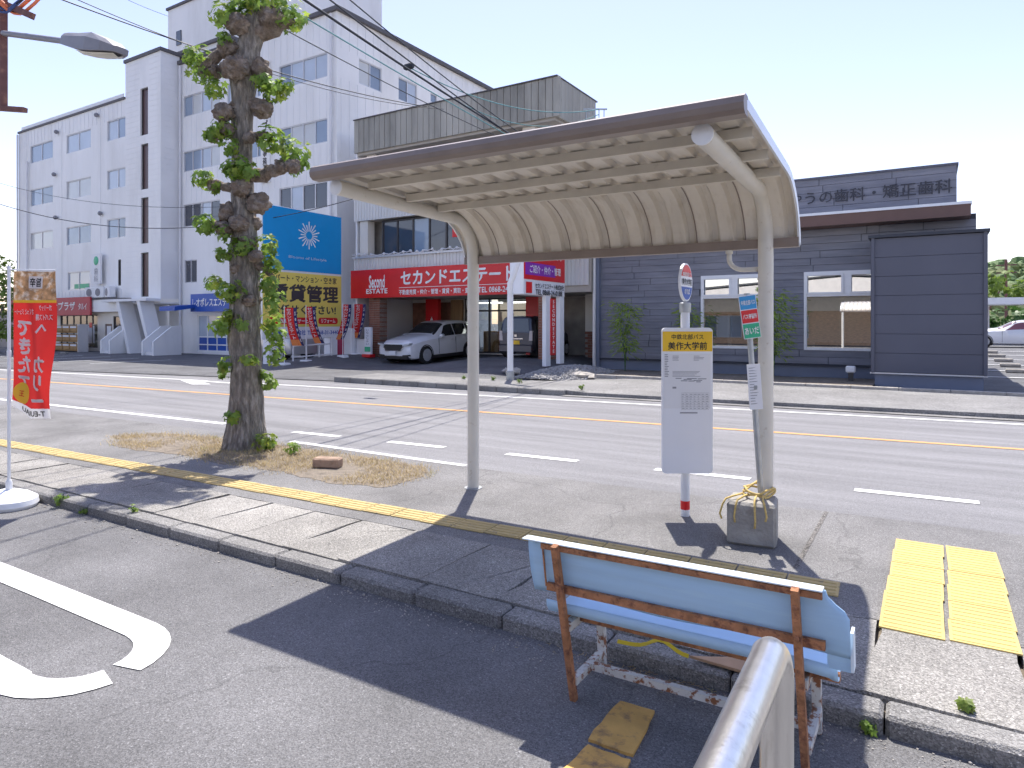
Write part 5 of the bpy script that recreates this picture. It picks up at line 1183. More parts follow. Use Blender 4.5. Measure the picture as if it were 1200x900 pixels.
MB().prism([(20.2,4.05),(20.95,4.25),(20.95,4.35),(20.2,4.15)], lambda u, v, d: (d, u, v), -10.9, -9.9).obj('small_canopy', 'rust', eb)
m = MB(); rnd = random.Random(8); px_ = -20.7
while px_ < -12.2:
    q = px_+rnd.uniform(0.3, 0.7); z = 4.5+rnd.uniform(-0.02, 0.05); m.tube([(px_, 20.43, z), ((px_+q)/2, 20.42, z-0.05), (q, 20.43, z+0.01)], 0.02, 5); m.ball((q, 20.42, z), 0.06, 6, 5); px_ = q
m.obj('cable_run', 'pipe_white', eb)
# the big red shop sign
es = thing('shop_sign', 'wide bright red estate agency sign with white lettering above the parked cars', 'sign', (-16, 20.4, 2.7))
MB().box(-20.68, -12.1, 20.30, 20.43, 2.70, 3.86).obj('panel', 'sign_red', es)
ES = FY(20.295)
text('セカンドエステート', 'lettering', 'ink_white', es, ES, w=5.3, h=0.52, bold=0.03, u=-15.25, v=3.45)
MB().prism([(-18.0,3.065),(-12.2,3.065),(-12.2,3.085),(-18.0,3.085)], ES, -0.006, 0).obj('rule', 'ink_white', es)
text('不動産売買・仲介・管理・賃貸・買取・査定', 'lettering', 'ink_white', es, ES, w=3.6, h=0.2, bold=0.02, u=-16.2, v=2.89)
text('TEL 0868-24-0188', 'lettering', 'ink_white', es, ES, w=1.9, h=0.2, bold=0.02, u=-13.2, v=2.89)
text('Second', 'lettering', 'ink_white', es, ES, w=0.85, h=0.5, bold=0.03, u=-19.2, v=3.36); text('ESTATE', 'lettering', 'ink_white', es, ES, w=1.15, h=0.19, bold=0.03, u=-19.2, v=2.97)
# pylon sign on two white posts
py = thing('pylon_sign', 'white pylon sign with red and purple panel on two posts beside the gravel', 'sign', (-10.65, 18.6, 0.3))
PXF = FX(-10.4)
MB().bbox(-10.9, -10.41, 17.3, 20.0, 2.53, 4.35, 0.02).obj('cabinet', 'white_board', py)
MB().prism([(17.33,3.0),(19.97,3.0),(19.97,4.32),(17.33,4.32)], PXF, -0.006, 0.008).obj('red_panel', 'sign_red', py)
MB().prism([(17.4,3.14),(19.3,3.14),(19.3,3.52),(17.4,3.52)], PXF, -0.012, -0.007).obj('purple_panel', 'purple', py)
text('不動産無料', 'lettering', 'ink_white', py, PXF, w=2.2, h=0.42, bold=0.02, u=18.65, v=3.92, extr=0.013)
text('ご紹介・仲介・管理', 'lettering', 'ink_white', py, PXF, w=2.0, h=0.24, bold=0.02, u=18.65, v=3.33, extr=0.02)
text('セカンドエステート株式会社', 'lettering', 'ink_black', py, PXF, w=1.9, h=0.17, bold=0.02, u=18.95, v=2.83, extr=0.01)
text('TEL 0868-24-0188', 'lettering', 'ink_black', py, PXF, w=1.75, h=0.16, bold=0.02, u=18.9, v=2.63, extr=0.01)
MB().prism([(17.45,2.58),(17.8,2.58),(17.8,2.92),(17.45,2.92)], PXF, -0.008, 0).obj('emblem', 'sign_red', py)
for y in (18.88, 19.82): MB().box(-10.56, -10.42, y-0.15, y+0.15, hgt(-10.5, y)-0.05, 2.53).obj('post', 'white_board', py)
vb = MB().box(-10.42, -10.39, 19.0, 19.32, 0.62, 2.45).obj('side_banner', 'sign_red', py)
text('S\nE\nC\nO\nN\nD\nE\nS\nT\nA\nT\nE', 'lettering', 'ink_white', vb, FX(-10.385), w=0.17, h=1.7, bold=0.03, u=19.16, v=1.55)
# billboard facing the estate lot
bb = thing('billboard', 'blue and yellow billboard on white posts with dark rental lettering', 'billboard', (-21.1, 18.1, 0.1))
BF = FX(-21.0)
MB().box(-21.14, -21.02, 16.15, 20.1, 1.05, 6.12).obj('backing', 'wall_band', bb)
MB().prism([(16.18,3.70),(20.07,3.70),(20.07,6.09),(16.18,6.09)], BF, 0.0, 0.018).obj('blue_panel', 'bill_blue', bb)
MB().prism([(16.18,1.52),(20.07,1.52),(20.07,3.62),(16.18,3.62)], BF, 0.0, 0.018).obj('yellow_panel', 'bill_yellow', bb)
MB().prism([(16.18,1.07),(20.07,1.07),(20.07,1.51),(16.18,1.51)], BF, 0.0, 0.018).obj('white_panel', 'white_board', bb)
m = MB(); c0, v0 = 18.35, 5.15
for i in range(20):
    t = R(i*18); r0, r1 = (0.16, 0.55 if i % 2 else 0.42); du, dv = math.cos(t), math.sin(t); w_ = 0.016
    m.add([BF(c0+du*r0-dv*w_, v0+dv*r0+du*w_, -0.004), BF(c0+du*r0+dv*w_, v0+dv*r0-du*w_, -0.004), BF(c0+du*r1+dv*w_*1.6, v0+dv*r1-du*w_*1.6, -0.004), BF(c0+du*r1-dv*w_*1.6, v0+dv*r1+du*w_*1.6, -0.004)], [(0,1,2,3)])
m.obj('starburst', 'ink_white', bb)
text('Blooms of Lifestyle', 'lettering', 'flag_ink', bb, BF, w=1.9, h=0.14, u=18.3, v=4.22)
text('アパート・マンション・空き家', 'lettering', 'bill_dark', bb, BF, w=3.3, h=0.26, bold=0.02, u=18.15, v=3.40)
text('賃貸管理', 'lettering', 'bill_dark', bb, BF, w=3.35, h=0.66, bold=0.035, u=18.2, v=2.83)
text('お任せください!', 'lettering', 'bill_dark', bb, BF, w=3.2, h=0.36, bold=0.03, u=18.15, v=2.19)
for u, tx in ((16.95,'不動産'), (18.15,'サービス'), (19.35,'リフォーム')):
    MB().prism(rrect(u-0.52, u+0.52, 1.62, 1.88, 0.1), BF, -0.004, 0).obj('red_button', 'sign_red', bb); text(tx, 'lettering', 'ink_white', bb, BF, w=0.75, h=0.16, bold=0.03, u=u, v=1.75, extr=0.008)
text('㈱不動産株式会社 TEL0868-31-3440', 'lettering', 'sign_blue', bb, BF, w=3.5, h=0.2, bold=0.02, u=18.15, v=1.29)
for y in (16.65, 19.65): MB().box(-21.35, -21.0, y-0.2, y+0.2, hgt(-21, y)-0.05, 1.06).obj('post', 'white_board', bb)
# railing, red hoarding, cabinets under the billboard
rl = thing('railing', 'white pipe railing in front of the red hoarding under the billboard', 'railing', (-20.9, 18.3, 0.2))
for z in (0.35, 0.78, 1.05): MB().tube([(-20.75, 17.35, z), (-20.75, 19.35, z+0.05)], 0.028, 8).obj('rail', 'white_plastic', rl)
for y in (17.35, 18.0, 18.65, 19.3): MB().tube([(-20.75, y, 0.1), (-20.75, y, 1.08)], 0.028, 8).obj('post', 'white_plastic', rl)
hd = MB().box(-22.3, -21.3, 20.6, 20.66, 0.1, 1.5).obj('red_hoarding', 'rail_red'); tag(hd, 'dark red hoarding panel behind the white railing', 'hoarding')
cb = MB().bbox(-20.75, -20.3, 19.95, 20.4, 0.25, 1.45, 0.03).obj('white_cabinet', 'white_plastic'); tag(cb, 'tall white cabinet next to the billboard post', 'cabinet')
wp = thing('low_partition', 'low white partition panel between the cabinet and the brick column', 'partition', (-19.9, 20.3, 0.3))
MB().box(-20.25, -19.55, 20.2, 20.25, 0.3, 0.95).obj('panel', 'wall_band', wp); MB().box(-20.3, -19.5, 20.18, 20.27, 0.95, 1.0).obj('top_rail', 'alu_frame', wp)
sb = thing('stand_sign', 'narrow white upright stand sign beside the brick column', 'sign', (-19.3, 20.0, 0.3))
MB().box(-19.55, -19.2, 19.95, 20.05, 0.4, 1.5).obj('panel', 'white_board', sb); MB().box(-19.53, -19.22, 19.935, 19.945, 0.5, 0.7).obj('green_foot', 'sign_green', sb); MB().box(-19.6, -19.15, 19.85, 20.15, 0.28, 0.4).obj('base', 'sign_red', sb)
text('い\nら\nっ\nし\nゃ\nい', 'lettering', 'ink_grey', sb, FY(19.945), w=0.14, h=0.65, bold=0.02, u=-19.38, v=1.1)

# ------------------------------------------------------------------ dental clinic
cl = thing('clinic_building', 'charcoal-sided single-storey dental clinic with brown canopy and white windows', 'building', (-4.5, 21, 0))
CF_ = FY(21.0); cw = [(-6.12,-4.12,0.88,3.14), (-3.12,-0.9,0.88,3.14)]
MB().wall(FY(21.05), -9.58, 1.0, 0.0, 4.5, cw, 0.12).obj('wall', 'clinic_joint', cl)
MB().box(-9.58, 0.98, 20.98, 21.04, 0.0, 0.42).obj('base_course', 'clinic_base', cl); MB().box(-9.6, 1.0, 20.9, 21.04, 0.425, 0.47).obj('drip_edge', 'clinic_joint', cl)
co = Vector(cl.location); rnd = random.Random(21); H_ = 0.198
def boards(x0, x1, z0, n_, Y, holes, parent):
    for k in range(n_):
        z = z0+k*(H_+0.006); x = x0-rnd.uniform(0, 1.2)
        while x < x1:
            a, b = max(x, x0), min(x+1.82, x1); x += 1.826
            segs = [(a, b)]
            for h in holes:
                if z+H_ > h[2]+0.02 and z < h[3]-0.02:
                    ns = []
                    for s_ in segs:
                        if h[1] <= s_[0] or h[0] >= s_[1]: ns.append(s_); continue
                        if s_[0] < h[0]: ns.append((s_[0], h[0]))
                        if s_[1] > h[1]: ns.append((h[1], s_[1]))
                    segs = ns
            for a2, b2 in segs:
                if b2-a2 < 0.05: continue
                MB().bbox(a2+0.002, b2-0.002, Y-rnd.uniform(0.010, 0.016), Y+0.02, z, z+H_, 0.006).obj('siding_board', 'clinic_siding', parent)
boards(-9.58, -1.2, 0.48, 20, 21.03, cw, cl)
boards(-9.0, 0.58, 4.80, 5, 21.03, [], cl); boards(-1.2, 0.99, 3.75, 3, 21.03, [], cl)
MB().box(-9.0, 0.58, 21.04, 30, 4.5, 5.80).obj('parapet', 'clinic_joint', cl); MB().box(-9.05, 0.62, 20.98, 30, 5.80, 5.86).obj('parapet_cap', 'clinic_box', cl)
MB().box(-9.58, 0.98, 21.18, 30, 4.3, 4.5).obj('roof', 'clinic_box', cl)
can = MB().box(-9.7, 0.86, 20.35, 21.0, 4.36, 4.66).obj('canopy', 'clinic_brown', cl); MB().box(-9.72, 0.88, 20.33, 21.0, 4.66, 4.73).obj('canopy_flashing', 'trim_white', can)
text('みやうの歯科・矯正歯科', 'lettering', 'clinic_letter', cl, FY(21.0), w=4.4, h=0.36, bold=0.012, u=-1.72, v=5.26, extr=0.05)
for (a, b, c, d) in cw:
    mid = (a+b)/2; tz = 2.46
    w = frame_mb(CF_, a, b, c, d, 0.07, -0.02, 0.10, [], [tz]).obj('window', 'white_plastic', cl)
    MB().box(mid-0.1, mid+0.1, 20.99, 21.08, tz+0.04, d-0.07).obj('mullion', 'white_plastic', w)
    for u0, u1, v0, v1 in ((a+0.07,b-0.07,c+0.07,tz-0.035), (a+0.07,mid-0.1,tz+0.035,d-0.07), (mid+0.1,b-0.07,tz+0.035,d-0.07)):
        MB().add([CF_(u0,v0,0.05), CF_(u1,v0,0.05), CF_(u1,v1,0.05), CF_(u0,v1,0.05)], [(0,1,2,3)]).obj('pane', 'clear_glass', w)
        if v0 > tz:
            MB().box(u0+0.01, u1-0.01, 20.96, 20.985, v0, v0+0.05).obj('sash_bar', 'white_plastic', w); MB().box(u0+0.01, u1-0.01, 20.96, 20.985, v1-0.05, v1).obj('sash_bar', 'white_plastic', w)
            MB().box(u0-0.03, u0+0.03, 20.955, 20.988, v0, v1).obj('sash_bar', 'white_plastic', w); MB().box(u1-0.03, u1+0.03, 20.955, 20.988, v0, v1).obj('sash_bar', 'white_plastic', w)
# rooms behind the glass
MB().box(-6.6, -0.9, 24.5, 24.6, 0.0, 4.2).obj('room_wall', 'interior', cl); MB().box(-6.6, -0.9, 21.2, 24.5, 0.3, 0.34).obj('room_floor', 'interior', cl); MB().box(-6.6, -0.9, 21.2, 24.5, 3.4, 3.45).obj('room_ceiling', 'interior_white', cl)
MB().box(-6.7, -6.6, 21.2, 24.5, 0.3, 3.4).obj('room_wall', 'interior', cl); MB().box(-3.5, -3.3, 21.2, 24.5, 0.3, 3.4).obj('room_wall', 'interior_white', cl)
MB().box(-6.05, -4.2, 21.25, 21.27, 1.95, 3.05).obj('roller_blind', 'interior_white', cl); MB().box(-3.05, -1.3, 21.25, 21.27, 1.1, 3.05).obj('roller_blind', 'interior_white', cl)
MB().box(-5.55, -5.45, 22, 22.1, 0.3, 2.2).obj('room_post', 'interior_white', cl)
for x in (-5.1, -4.6, -4.2): MB().bbox(x-0.18, x+0.18, 22.6, 23.0, 0.34, 1.5, 0.05).obj('cabinet', 'interior', cl)
# dark projecting box
MB().box(-1.25, 1.1, 19.24, 24, 0.40, 3.80).obj('box_core', 'clinic_joint', cl); MB().box(-1.2, 1.06, 19.26, 23.9, 0.0, 0.40).obj('box_base', 'clinic_base', cl)
for k in range(7):
    z0 = 0.43+k*0.48
    MB().bbox(-1.26, 1.11, 19.20, 19.238, z0, z0+0.474, 0.004).obj('box_panel', 'clinic_box', cl)
    MB().bbox(1.102, 1.14, 19.24, 24, z0, z0+0.474, 0.004).obj('box_panel', 'clinic_box', cl); MB().bbox(-1.29, -1.252, 19.24, 21.0, z0, z0+0.474, 0.004).obj('box_panel', 'clinic_box', cl)
for x in (-1.27, 1.06): MB().box(x, x+0.07, 19.16, 19.199, 0.41, 3.80).obj('corner_trim', 'clinic_box', cl)
MB().box(-1.34, 1.18, 19.12, 24, 3.80, 3.87).obj('box_cap', 'clinic_joint', cl); MB().box(-1.3, 1.14, 19.17, 19.199, 0.385, 0.42).obj('drip_edge', 'alu_frame', cl)
MB().box(-9.66, -9.55, 20.85, 21.05, 0.0, 4.36).obj('corner_trim', 'clinic_base', cl)
# fittings in the bed
sl = thing('spotlight', 'small white garden spotlight at the foot of the clinic wall', 'spotlight', (-1.8, 19.9, 0.1))
MB().bbox(-1.92, -1.68, 19.82, 19.98, 0.34, 0.52, 0.03).obj('head', 'white_plastic', sl); MB().box(-1.86, -1.74, 19.85, 19.95, 0.08, 0.35).obj('stake', 'dark_frame', sl)
ob = thing('outlet_post', 'short black post with a cream outlet box by the bamboo', 'outlet', (-3.95, 19.8, 0.1))
for x in (-4.02, -3.88): MB().tube([(x, 19.8, 0.05), (x, 19.8, 0.85)], 0.02, 6).obj('post', 'dark_frame', ob)
MB().bbox(-4.1, -3.8, 19.7, 19.8, 0.78, 1.02, 0.02).obj('box', 'wall_cream', ob)
def bamboo(x, y, z, h, r, label, n_=330):
    t = thing('bamboo_shrub', label, 'bamboo', (x, y, z), 0, 'slender bamboo along the clinic wall'); rn = random.Random(int(abs(x*37)))
    m = MB(); lm = MB(); tips = []
    for i in range(6):
        a = rn.uniform(0, 6.28); q = [Vector((x, y, z))+Vector((math.cos(a)*r*0.5*(k/6)**1.5, math.sin(a)*r*0.5*(k/6)**1.5, h*rn.uniform(.8, 1)*k/6)) for k in range(7)]
        m.tube(q, [0.012*(1-k/8) for k in range(7)], 5); tips.append(q)
    for _ in range(n_):
        q = rn.choice(tips); f_ = rn.uniform(0.28, 1.0)*6; i = min(5, int(f_)); p = q[i].lerp(q[i+1], f_-i)
        a = rn.uniform(0, 6.28); d = Vector((math.cos(a), math.sin(a), rn.uniform(-0.5, 0.35))).normalized(); p = p+d*rn.uniform(0, r*0.8)
        s_ = Vector((-d.y, d.x, rn.uniform(-.3, .3))); L_ = rn.uniform(0.12, 0.26); w_ = L_*0.13
        lm.add([p, p+d*L_*0.4+s_*w_, p+d*L_-Vector((0, 0, L_*0.25)), p+d*L_*0.4-s_*w_], [(0,1,2,3)])
    m.obj('culm', 'leaf_dark', t); lm.obj('foliage', 'bamboo_leaf', t, kind='stuff')
bamboo(-8.25, 20.0, 0.1, 2.5, 0.55, 'slender green bamboo beside the clinic corner near the gravel heap', 620)
bamboo(-6.35, 20.3, 0.1, 2.2, 0.4, 'slender bamboo partly hidden behind the bus stop board', 500)
bamboo(-3.75, 19.9, 0.1, 2.75, 0.6, 'taller green bamboo between the two clinic windows', 700)

# ------------------------------------------------------------------ cars
def interp(st, x):
    """Catmull-Rom through the station list (x descending), returns the other columns."""
    n_ = len(st)
    for i in range(n_-1):
        if st[i][0] >= x >= st[i+1][0]:
            a, b, c, d = st[max(i-1, 0)], st[i], st[i+1], st[min(i+2, n_-1)]; t = (b[0]-x)/(b[0]-c[0]); out = []
            for k in range(1, len(b)):
                m1 = (c[k]-a[k])*0.35; m2 = (d[k]-b[k])*0.35
                out.append((2*t**3-3*t*t+1)*b[k]+(t**3-2*t*t+t)*m1+(-2*t**3+3*t*t)*c[k]+(t**3-t*t)*m2)
            return out
    return list(st[0][1:] if x > st[0][0] else st[-1][1:])
def section(st, x):
    zl, zb, zt, wb_, wt = interp(st, x); h4 = max(zb+0.02, zt-0.09)
    return [(wb_*0.80, zl), (wb_*0.96, zl+0.05), (wb_, zl+0.2), (wb_*1.0, (zl+zb)/2+0.06), (wb_*0.975, zb), (wt+(wb_*0.97-wt)*0.05, h4), (wt*0.90, zt-0.025), (wt*0.5, zt-0.004), (0.0, zt)]
def spt(st, x, k):
    s_ = section(st, x); k = max(0, min(len(s_)-1.0001, k)); i = int(k); t = k-i
    return (s_[i][0]+(s_[i+1][0]-s_[i][0])*t, s_[i][1]+(s_[i+1][1]-s_[i][1])*t)
def patch(st, xa, xb, ka, kb, side, off, nx=8, nk=4, fx=None):
    """Surface patch lying just proud of the body."""
    m = MB(); vs = []
    for i in range(nx+1):
        for j in range(nk+1):
            k = ka+(kb-ka)*j/nk; t = i/nx; x0_, x1_ = (xa, xb) if fx is None else fx(j/nk); x = x0_+(x1_-x0_)*t
            y, z = spt(st, x, k); y2, z2 = spt(st, x-0.02, k); y3, z3 = spt(st, x, min(k+0.05, 7.99)); tx = Vector((-0.02, y2-y, z2-z)); tk = Vector((0, y3-y, z3-z)); nn = tk.cross(tx)
            if nn.length > 1e-9: nn.normalize()
            if nn.y < -0.001 and abs(nn.z) < 0.9 and nn.z < 0.2: nn = -nn
            if nn.z < -0.3: nn = -nn
            vs.append((x+nn.x*off, side*(y+nn.y*off), z+nn.z*off))
    return m.add(vs, [(i*(nk+1)+j, (i+1)*(nk+1)+j, (i+1)*(nk+1)+j+1, i*(nk+1)+j+1) for i in range(nx) for j in range(nk)])
def both(st, xa, xb, ka, kb, off, **kw):
    m = patch(st, xa, xb, ka, kb, 1, off, **kw); n_ = patch(st, xa, xb, ka, kb, -1, off, **kw); return m.add(n_.v, n_.f)
def car(name, label, loc, rz, st, paint_, wheels, rw, glass_='car_glass', ws=None, rwin=None, sidew=(), group=None, cladding=True, kind_='car'):
    t = thing(name, label, kind_, loc, rz, group)
    xs = frange(st[-1][0], st[0][0], 0.06); m = MB(); vs = []; n_ = 9
    for x in xs:
        s_ = section(st, x); ring_ = [(x, y, z) for y, z in s_]+[(x, -y, z) for y, z in reversed(s_[:-1])]; vs += ring_
    nr_ = 2*n_-1
    m.add(vs, [(i*nr_+j, i*nr_+j+1, (i+1)*nr_+j+1, (i+1)*nr_+j) for i in range(len(xs)-1) for j in range(nr_-1)])
    m.add([vs[j] for j in range(nr_)], [tuple(range(nr_))]); o = (len(xs)-1)*nr_; m.add([vs[o+j] for j in range(nr_)], [tuple(range(nr_))])
    m.add([(st[0][0]-0.1, -0.7, st[0][1]+0.02), (st[0][0]-0.1, 0.7, st[0][1]+0.02), (st[-1][0]+0.1, 0.7, st[-1][1]+0.02), (st[-1][0]+0.1, -0.7, st[-1][1]+0.02)], [(0,1,2,3)])
    body = m.obj('body', paint_, t, smooth='auto', local=True)
    if ws: both(st, ws[0], ws[1], 5.05, 8, 0.008, nx=8, nk=8).obj('windscreen', glass_, t, smooth=True, local=True)
    if rwin: both(st, rwin[0], rwin[1], 5.05, 8, 0.008, nx=8, nk=8).obj('rear_window', 'car_glass', t, smooth=True, local=True)
    for xa, xb, fx in sidew:
        for sd in (1, -1): patch(st, xa, xb, 4.12, 4.9, sd, 0.008, 6, 3, fx).obj('side_window', glass_, t, smooth=True, local=True)
    W_ = max(s_[4] for s_ in st)
    for wx in wheels:
        for sd in (1, -1):
            yy = sd*(W_-0.02)
            MB().lathe([(rw+0.05, -0.25), (rw+0.05, 0.028), (rw+0.02, 0.034), (rw+0.02, -0.05)], 28, lambda a, b, h, wx=wx, yy=yy, sd=sd: (wx+a, yy+sd*h, max(rw+b, 0.12))).obj('wheel_arch', 'car_black', t, local=True)
            wl = MB().lathe([(rw-0.05, -0.2), (rw, -0.17), (rw, 0.02), (rw-0.04, 0.045), (rw*0.66, 0.04)], 28, lambda a, b, h, wx=wx, yy=yy, sd=sd: (wx+a, yy+sd*h, rw+b)).obj('wheel', 'tyre', t, smooth='auto', local=True)
            mm = MB()
            for q in range(10):
                tt = 2*math.pi*q/10; mm.bar((wx+0.03*math.cos(tt), yy+sd*0.046, rw+0.03*math.sin(tt)), (wx+rw*0.66*math.cos(tt), yy+sd*0.05, rw+rw*0.66*math.sin(tt)), 0.035, 0.015, (0, sd, 0))
            mm.lathe([(rw*0.68, 0.042), (rw*0.68, 0.054), (rw*0.61, 0.054), (rw*0.61, 0.042)], 24, lambda a, b, h, wx=wx, yy=yy, sd=sd: (wx+a, yy+sd*h, rw+b)); mm.ball((wx, yy+sd*0.05, rw), 0.05, 8, 5)
            mm.obj('rim', 'rim', wl, local=True)
    return t
# white sport utility vehicle, nose to the road
suv_st = [(2.26,.30,.66,.74,.70,.55),(2.20,.24,.74,.86,.83,.62),(2.0,.20,.82,.97,.89,.70),(1.5,.20,.90,1.06,.915,.74),(1.0,.20,.95,1.13,.92,.76),(0.75,.20,.965,1.20,.92,.74),(0.05,.20,.985,1.585,.92,.64),(-.35,.20,.99,1.655,.92,.63),(-1.0,.20,1.0,1.66,.92,.62),(-1.6,.20,1.02,1.61,.91,.60),(-1.95,.22,1.04,1.52,.89,.57),(-2.18,.26,1.02,1.14,.86,.58),(-2.27,.36,.80,.92,.80,.60)]
SX_, SY_ = -17.6, 21.9; sz = 0.11
sv = car('sport_utility_vehicle', 'white sport utility car parked nose-out under the red shop sign', (SX_, SY_, sz), R(-92), suv_st, 'car_white', (1.38, -1.32), 0.355, ws=(0.78, 0.08), rwin=(-1.98, -2.16),
         sidew=((0.50, -0.42, lambda t: (0.52-0.45*t, -0.42)), (-0.47, -1.28, lambda t: (-0.47, -1.28)), (-1.33, -1.85, lambda t: (-1.33, -1.88+0.15*t))))
sv.rotation_euler = (0, R(2.0), R(-92))
GR = lambda d: (lambda u, v, dd: (2.285-0.05*(abs(u)/0.9)**2+d-dd, -u, v))
MB().prism([(-.42,.56),(.42,.56),(.52,.72),(.46,.80),(-.46,.80),(-.52,.72)], GR(0.02), 0, 0.12).obj('grille', 'car_black', sv, local=True)
MB().prism([(-.53,.70),(-.42,.545),(.42,.545),(.53,.70),(.50,.71),(.40,.572),(-.40,.572),(-.50,.71)], GR(0.03), 0, 0.03).obj('grille_trim', 'chrome', sv, local=True)
for s_ in (1, -1):
    MB().prism([(s_*.50,.735),(s_*.82,.80),(s_*.84,.86),(s_*.50,.80)], GR(0.035), 0, 0.2).obj('headlight', 'headlight', sv, local=True)
    MB().prism([(s_*.45,.33),(s_*.82,.36),(s_*.82,.42),(s_*.5,.40)], GR(0.03), 0, 0.12).obj('fog_lamp', 'car_black', sv, local=True)
    mr_ = MB().bbox(0.42, 0.62, s_*0.98-0.09, s_*0.98+0.09, 1.0, 1.14, 0.04).obj('mirror', 'car_white', sv, local=True)
MB().prism([(-.80,.24),(.80,.24),(.72,.36),(-.72,.36)], GR(0.025), 0, 0.1).obj('lower_intake', 'car_black', sv, local=True)
MB().prism([(-.165,.40),(.165,.40),(.165,.55),(-.165,.55)], GR(0.06), 0, 0.02).obj('number_plate', 'white_board', sv, local=True)
for s_ in (1, -1):
    m = MB().box(-1.0, 1.02, s_*0.905-0.025, s_*0.905+0.025, 0.20, 0.33); m.obj('sill_trim', 'car_black', sv, local=True)
    for x in (0.62, -0.45, -1.25): MB().box(x-0.006, x+0.006, s_*0.915-0.01, s_*0.915+0.012, 0.36, 0.99).obj('door_seam', 'car_black', sv, local=True)
    for x in (-0.25, -1.08): MB().box(x-0.09, x+0.09, s_*0.925-0.01, s_*0.925+0.02, 0.88, 0.91).obj('door_handle', 'car_white', sv, local=True)
# dark tall kei wagon, tail to the road
van_st = [(1.68,.26,.70,.80,.62,.55),(1.6,.22,.80,.96,.70,.60),(1.2,.20,.88,1.06,.735,.62),(0.95,.20,.92,1.15,.735,.62),(0.45,.20,.95,1.52,.738,.60),(0.1,.20,.96,1.58,.738,.60),(-.8,.20,.96,1.585,.738,.60),(-1.4,.20,.96,1.56,.735,.60),(-1.6,.22,.95,1.50,.725,.59),(-1.69,.26,.90,1.15,.70,.62),(-1.70,.30,.85,.96,.68,.62)]
VX, VY = -13.05, 22.7; vz = hgt(VX, VY)-0.02
vn = car('wagon', 'dark navy tall wagon parked tail-out with a yellow number plate', (VX, VY, vz), R(93), van_st, 'car_navy', (1.15, -1.15), 0.285, ws=(0.95, 0.45), sidew=((0.6, -0.4, lambda t: (0.7-0.4*t, -0.4)), (-0.45, -1.35, None)))
RB = lambda d: (lambda u, v, dd: (-1.70-d+dd, u, v))
MB().prism([(-.56,.98),(.56,.98),(.50,1.46),(-.50,1.46)], lambda u, v, dd: (-1.715+dd+0.22*max(0, (v-1.05))**1.3, u, v), 0, 0.03).obj('rear_window', 'car_glass', vn, local=True)
for s_ in (1, -1): MB().prism([(s_*.55,.66),(s_*.69,.66),(s_*.69,1.02),(s_*.58,1.02)], RB(0.012), 0, 0.12).obj('tail_lamp', 'tail_clear', vn, local=True); MB().prism([(s_*.52,.33),(s_*.68,.33),(s_*.68,.37),(s_*.52,.37)], RB(0.045), 0, 0.05).obj('reflector', 'tail_red', vn, local=True)
MB().bbox(-1.76, -1.6, -0.70, 0.70, 0.22, 0.52, 0.04).obj('rear_bumper', 'car_navy', vn, local=True)
MB().prism([(-.165,.50),(.165,.50),(.165,.66),(-.165,.66)], RB(0.022), 0, 0.02).obj('number_plate', 'sign_yellow', vn, local=True)
MB().prism([(-.30,.71),(.30,.71),(.30,.745),(-.30,.745)], RB(0.02), 0, 0.02).obj('garnish', 'chrome', vn, local=True)
MB().prism([(-.05,.80),(.05,.80),(.05,.88),(-.05,.88)], RB(0.02), 0, 0.02).obj('badge', 'chrome', vn, local=True)
# silver kei van behind the billboard
kv_st = [(1.68,.28,.75,.88,.66,.55),(1.62,.24,.84,1.05,.70,.60),(1.35,.22,.95,1.40,.735,.62),(1.1,.20,.98,1.66,.735,.62),(0.6,.20,1.0,1.78,.738,.62),(-.8,.20,1.0,1.80,.738,.62),(-1.5,.20,1.0,1.78,.735,.62),(-1.68,.26,.95,1.60,.71,.60)]
kv = car('kei_van', 'silver van half hidden under the blue and yellow billboard', (-24.15, 19.5, 0.08), R(-4), kv_st, 'car_silver', (1.1, -1.15), 0.27, ws=(1.5, 1.05), sidew=((0.95, 0.05, None), (0.0, -1.4, None)))
MB().bbox(1.05, 1.25, -0.92, -0.76, 1.05, 1.22, 0.03).obj('mirror', 'car_black', kv, local=True)
MB().prism([(-.70,.62),(-.5,.62),(-.5,.80),(-.70,.82)], lambda u, v, d: (1.67-d, u, v), -0.01, 0.1).obj('headlight', 'headlight', kv, local=True)
# small dark car deep in the carport right of the brick column
dk = car('parked_car', 'dark car barely visible in the shade behind the pylon posts', (-10.3, 24.9 if False else 21.9, 0.33), R(90), van_st, 'car_black', (1.15, -1.15), 0.285, sidew=((0.6, -1.35, None),)) if False else None
# white sedan in the far car park at the right edge
sd_st = [(2.22,.26,.60,.68,.70,.55),(2.1,.22,.70,.80,.82,.62),(1.6,.19,.80,.93,.87,.70),(1.0,.18,.86,1.01,.875,.72),(0.75,.18,.87,1.05,.875,.70),(-.05,.18,.90,1.40,.875,.58),(-.5,.18,.91,1.45,.875,.57),(-1.1,.18,.92,1.38,.875,.57),(-1.75,.19,.93,1.10,.86,.62),(-2.1,.22,.90,1.02,.82,.64),(-2.24,.30,.75,.88,.74,.60)]
rc_ = car('sedan', 'white sedan parked in the far lot right of the dark clinic box', (3.7, 43.5, 0.385), R(182), sd_st, 'car_white', (1.35, -1.35), 0.32, glass_='car_glass_red', ws=(0.76, -0.02), rwin=(-1.1, -1.72), sidew=((0.4, -0.45, lambda t: (0.5-0.45*t, -0.45)), (-0.5, -1.3, lambda t: (-0.5, -1.55+0.3*t))))
for s_ in (1, -1):
    for x in (0.6, -0.48): MB().box(x-0.006, x+0.006, s_*0.87-0.01, s_*0.87+0.015, 0.3, 0.88).obj('door_seam', 'lamp_grey', rc_, local=True)
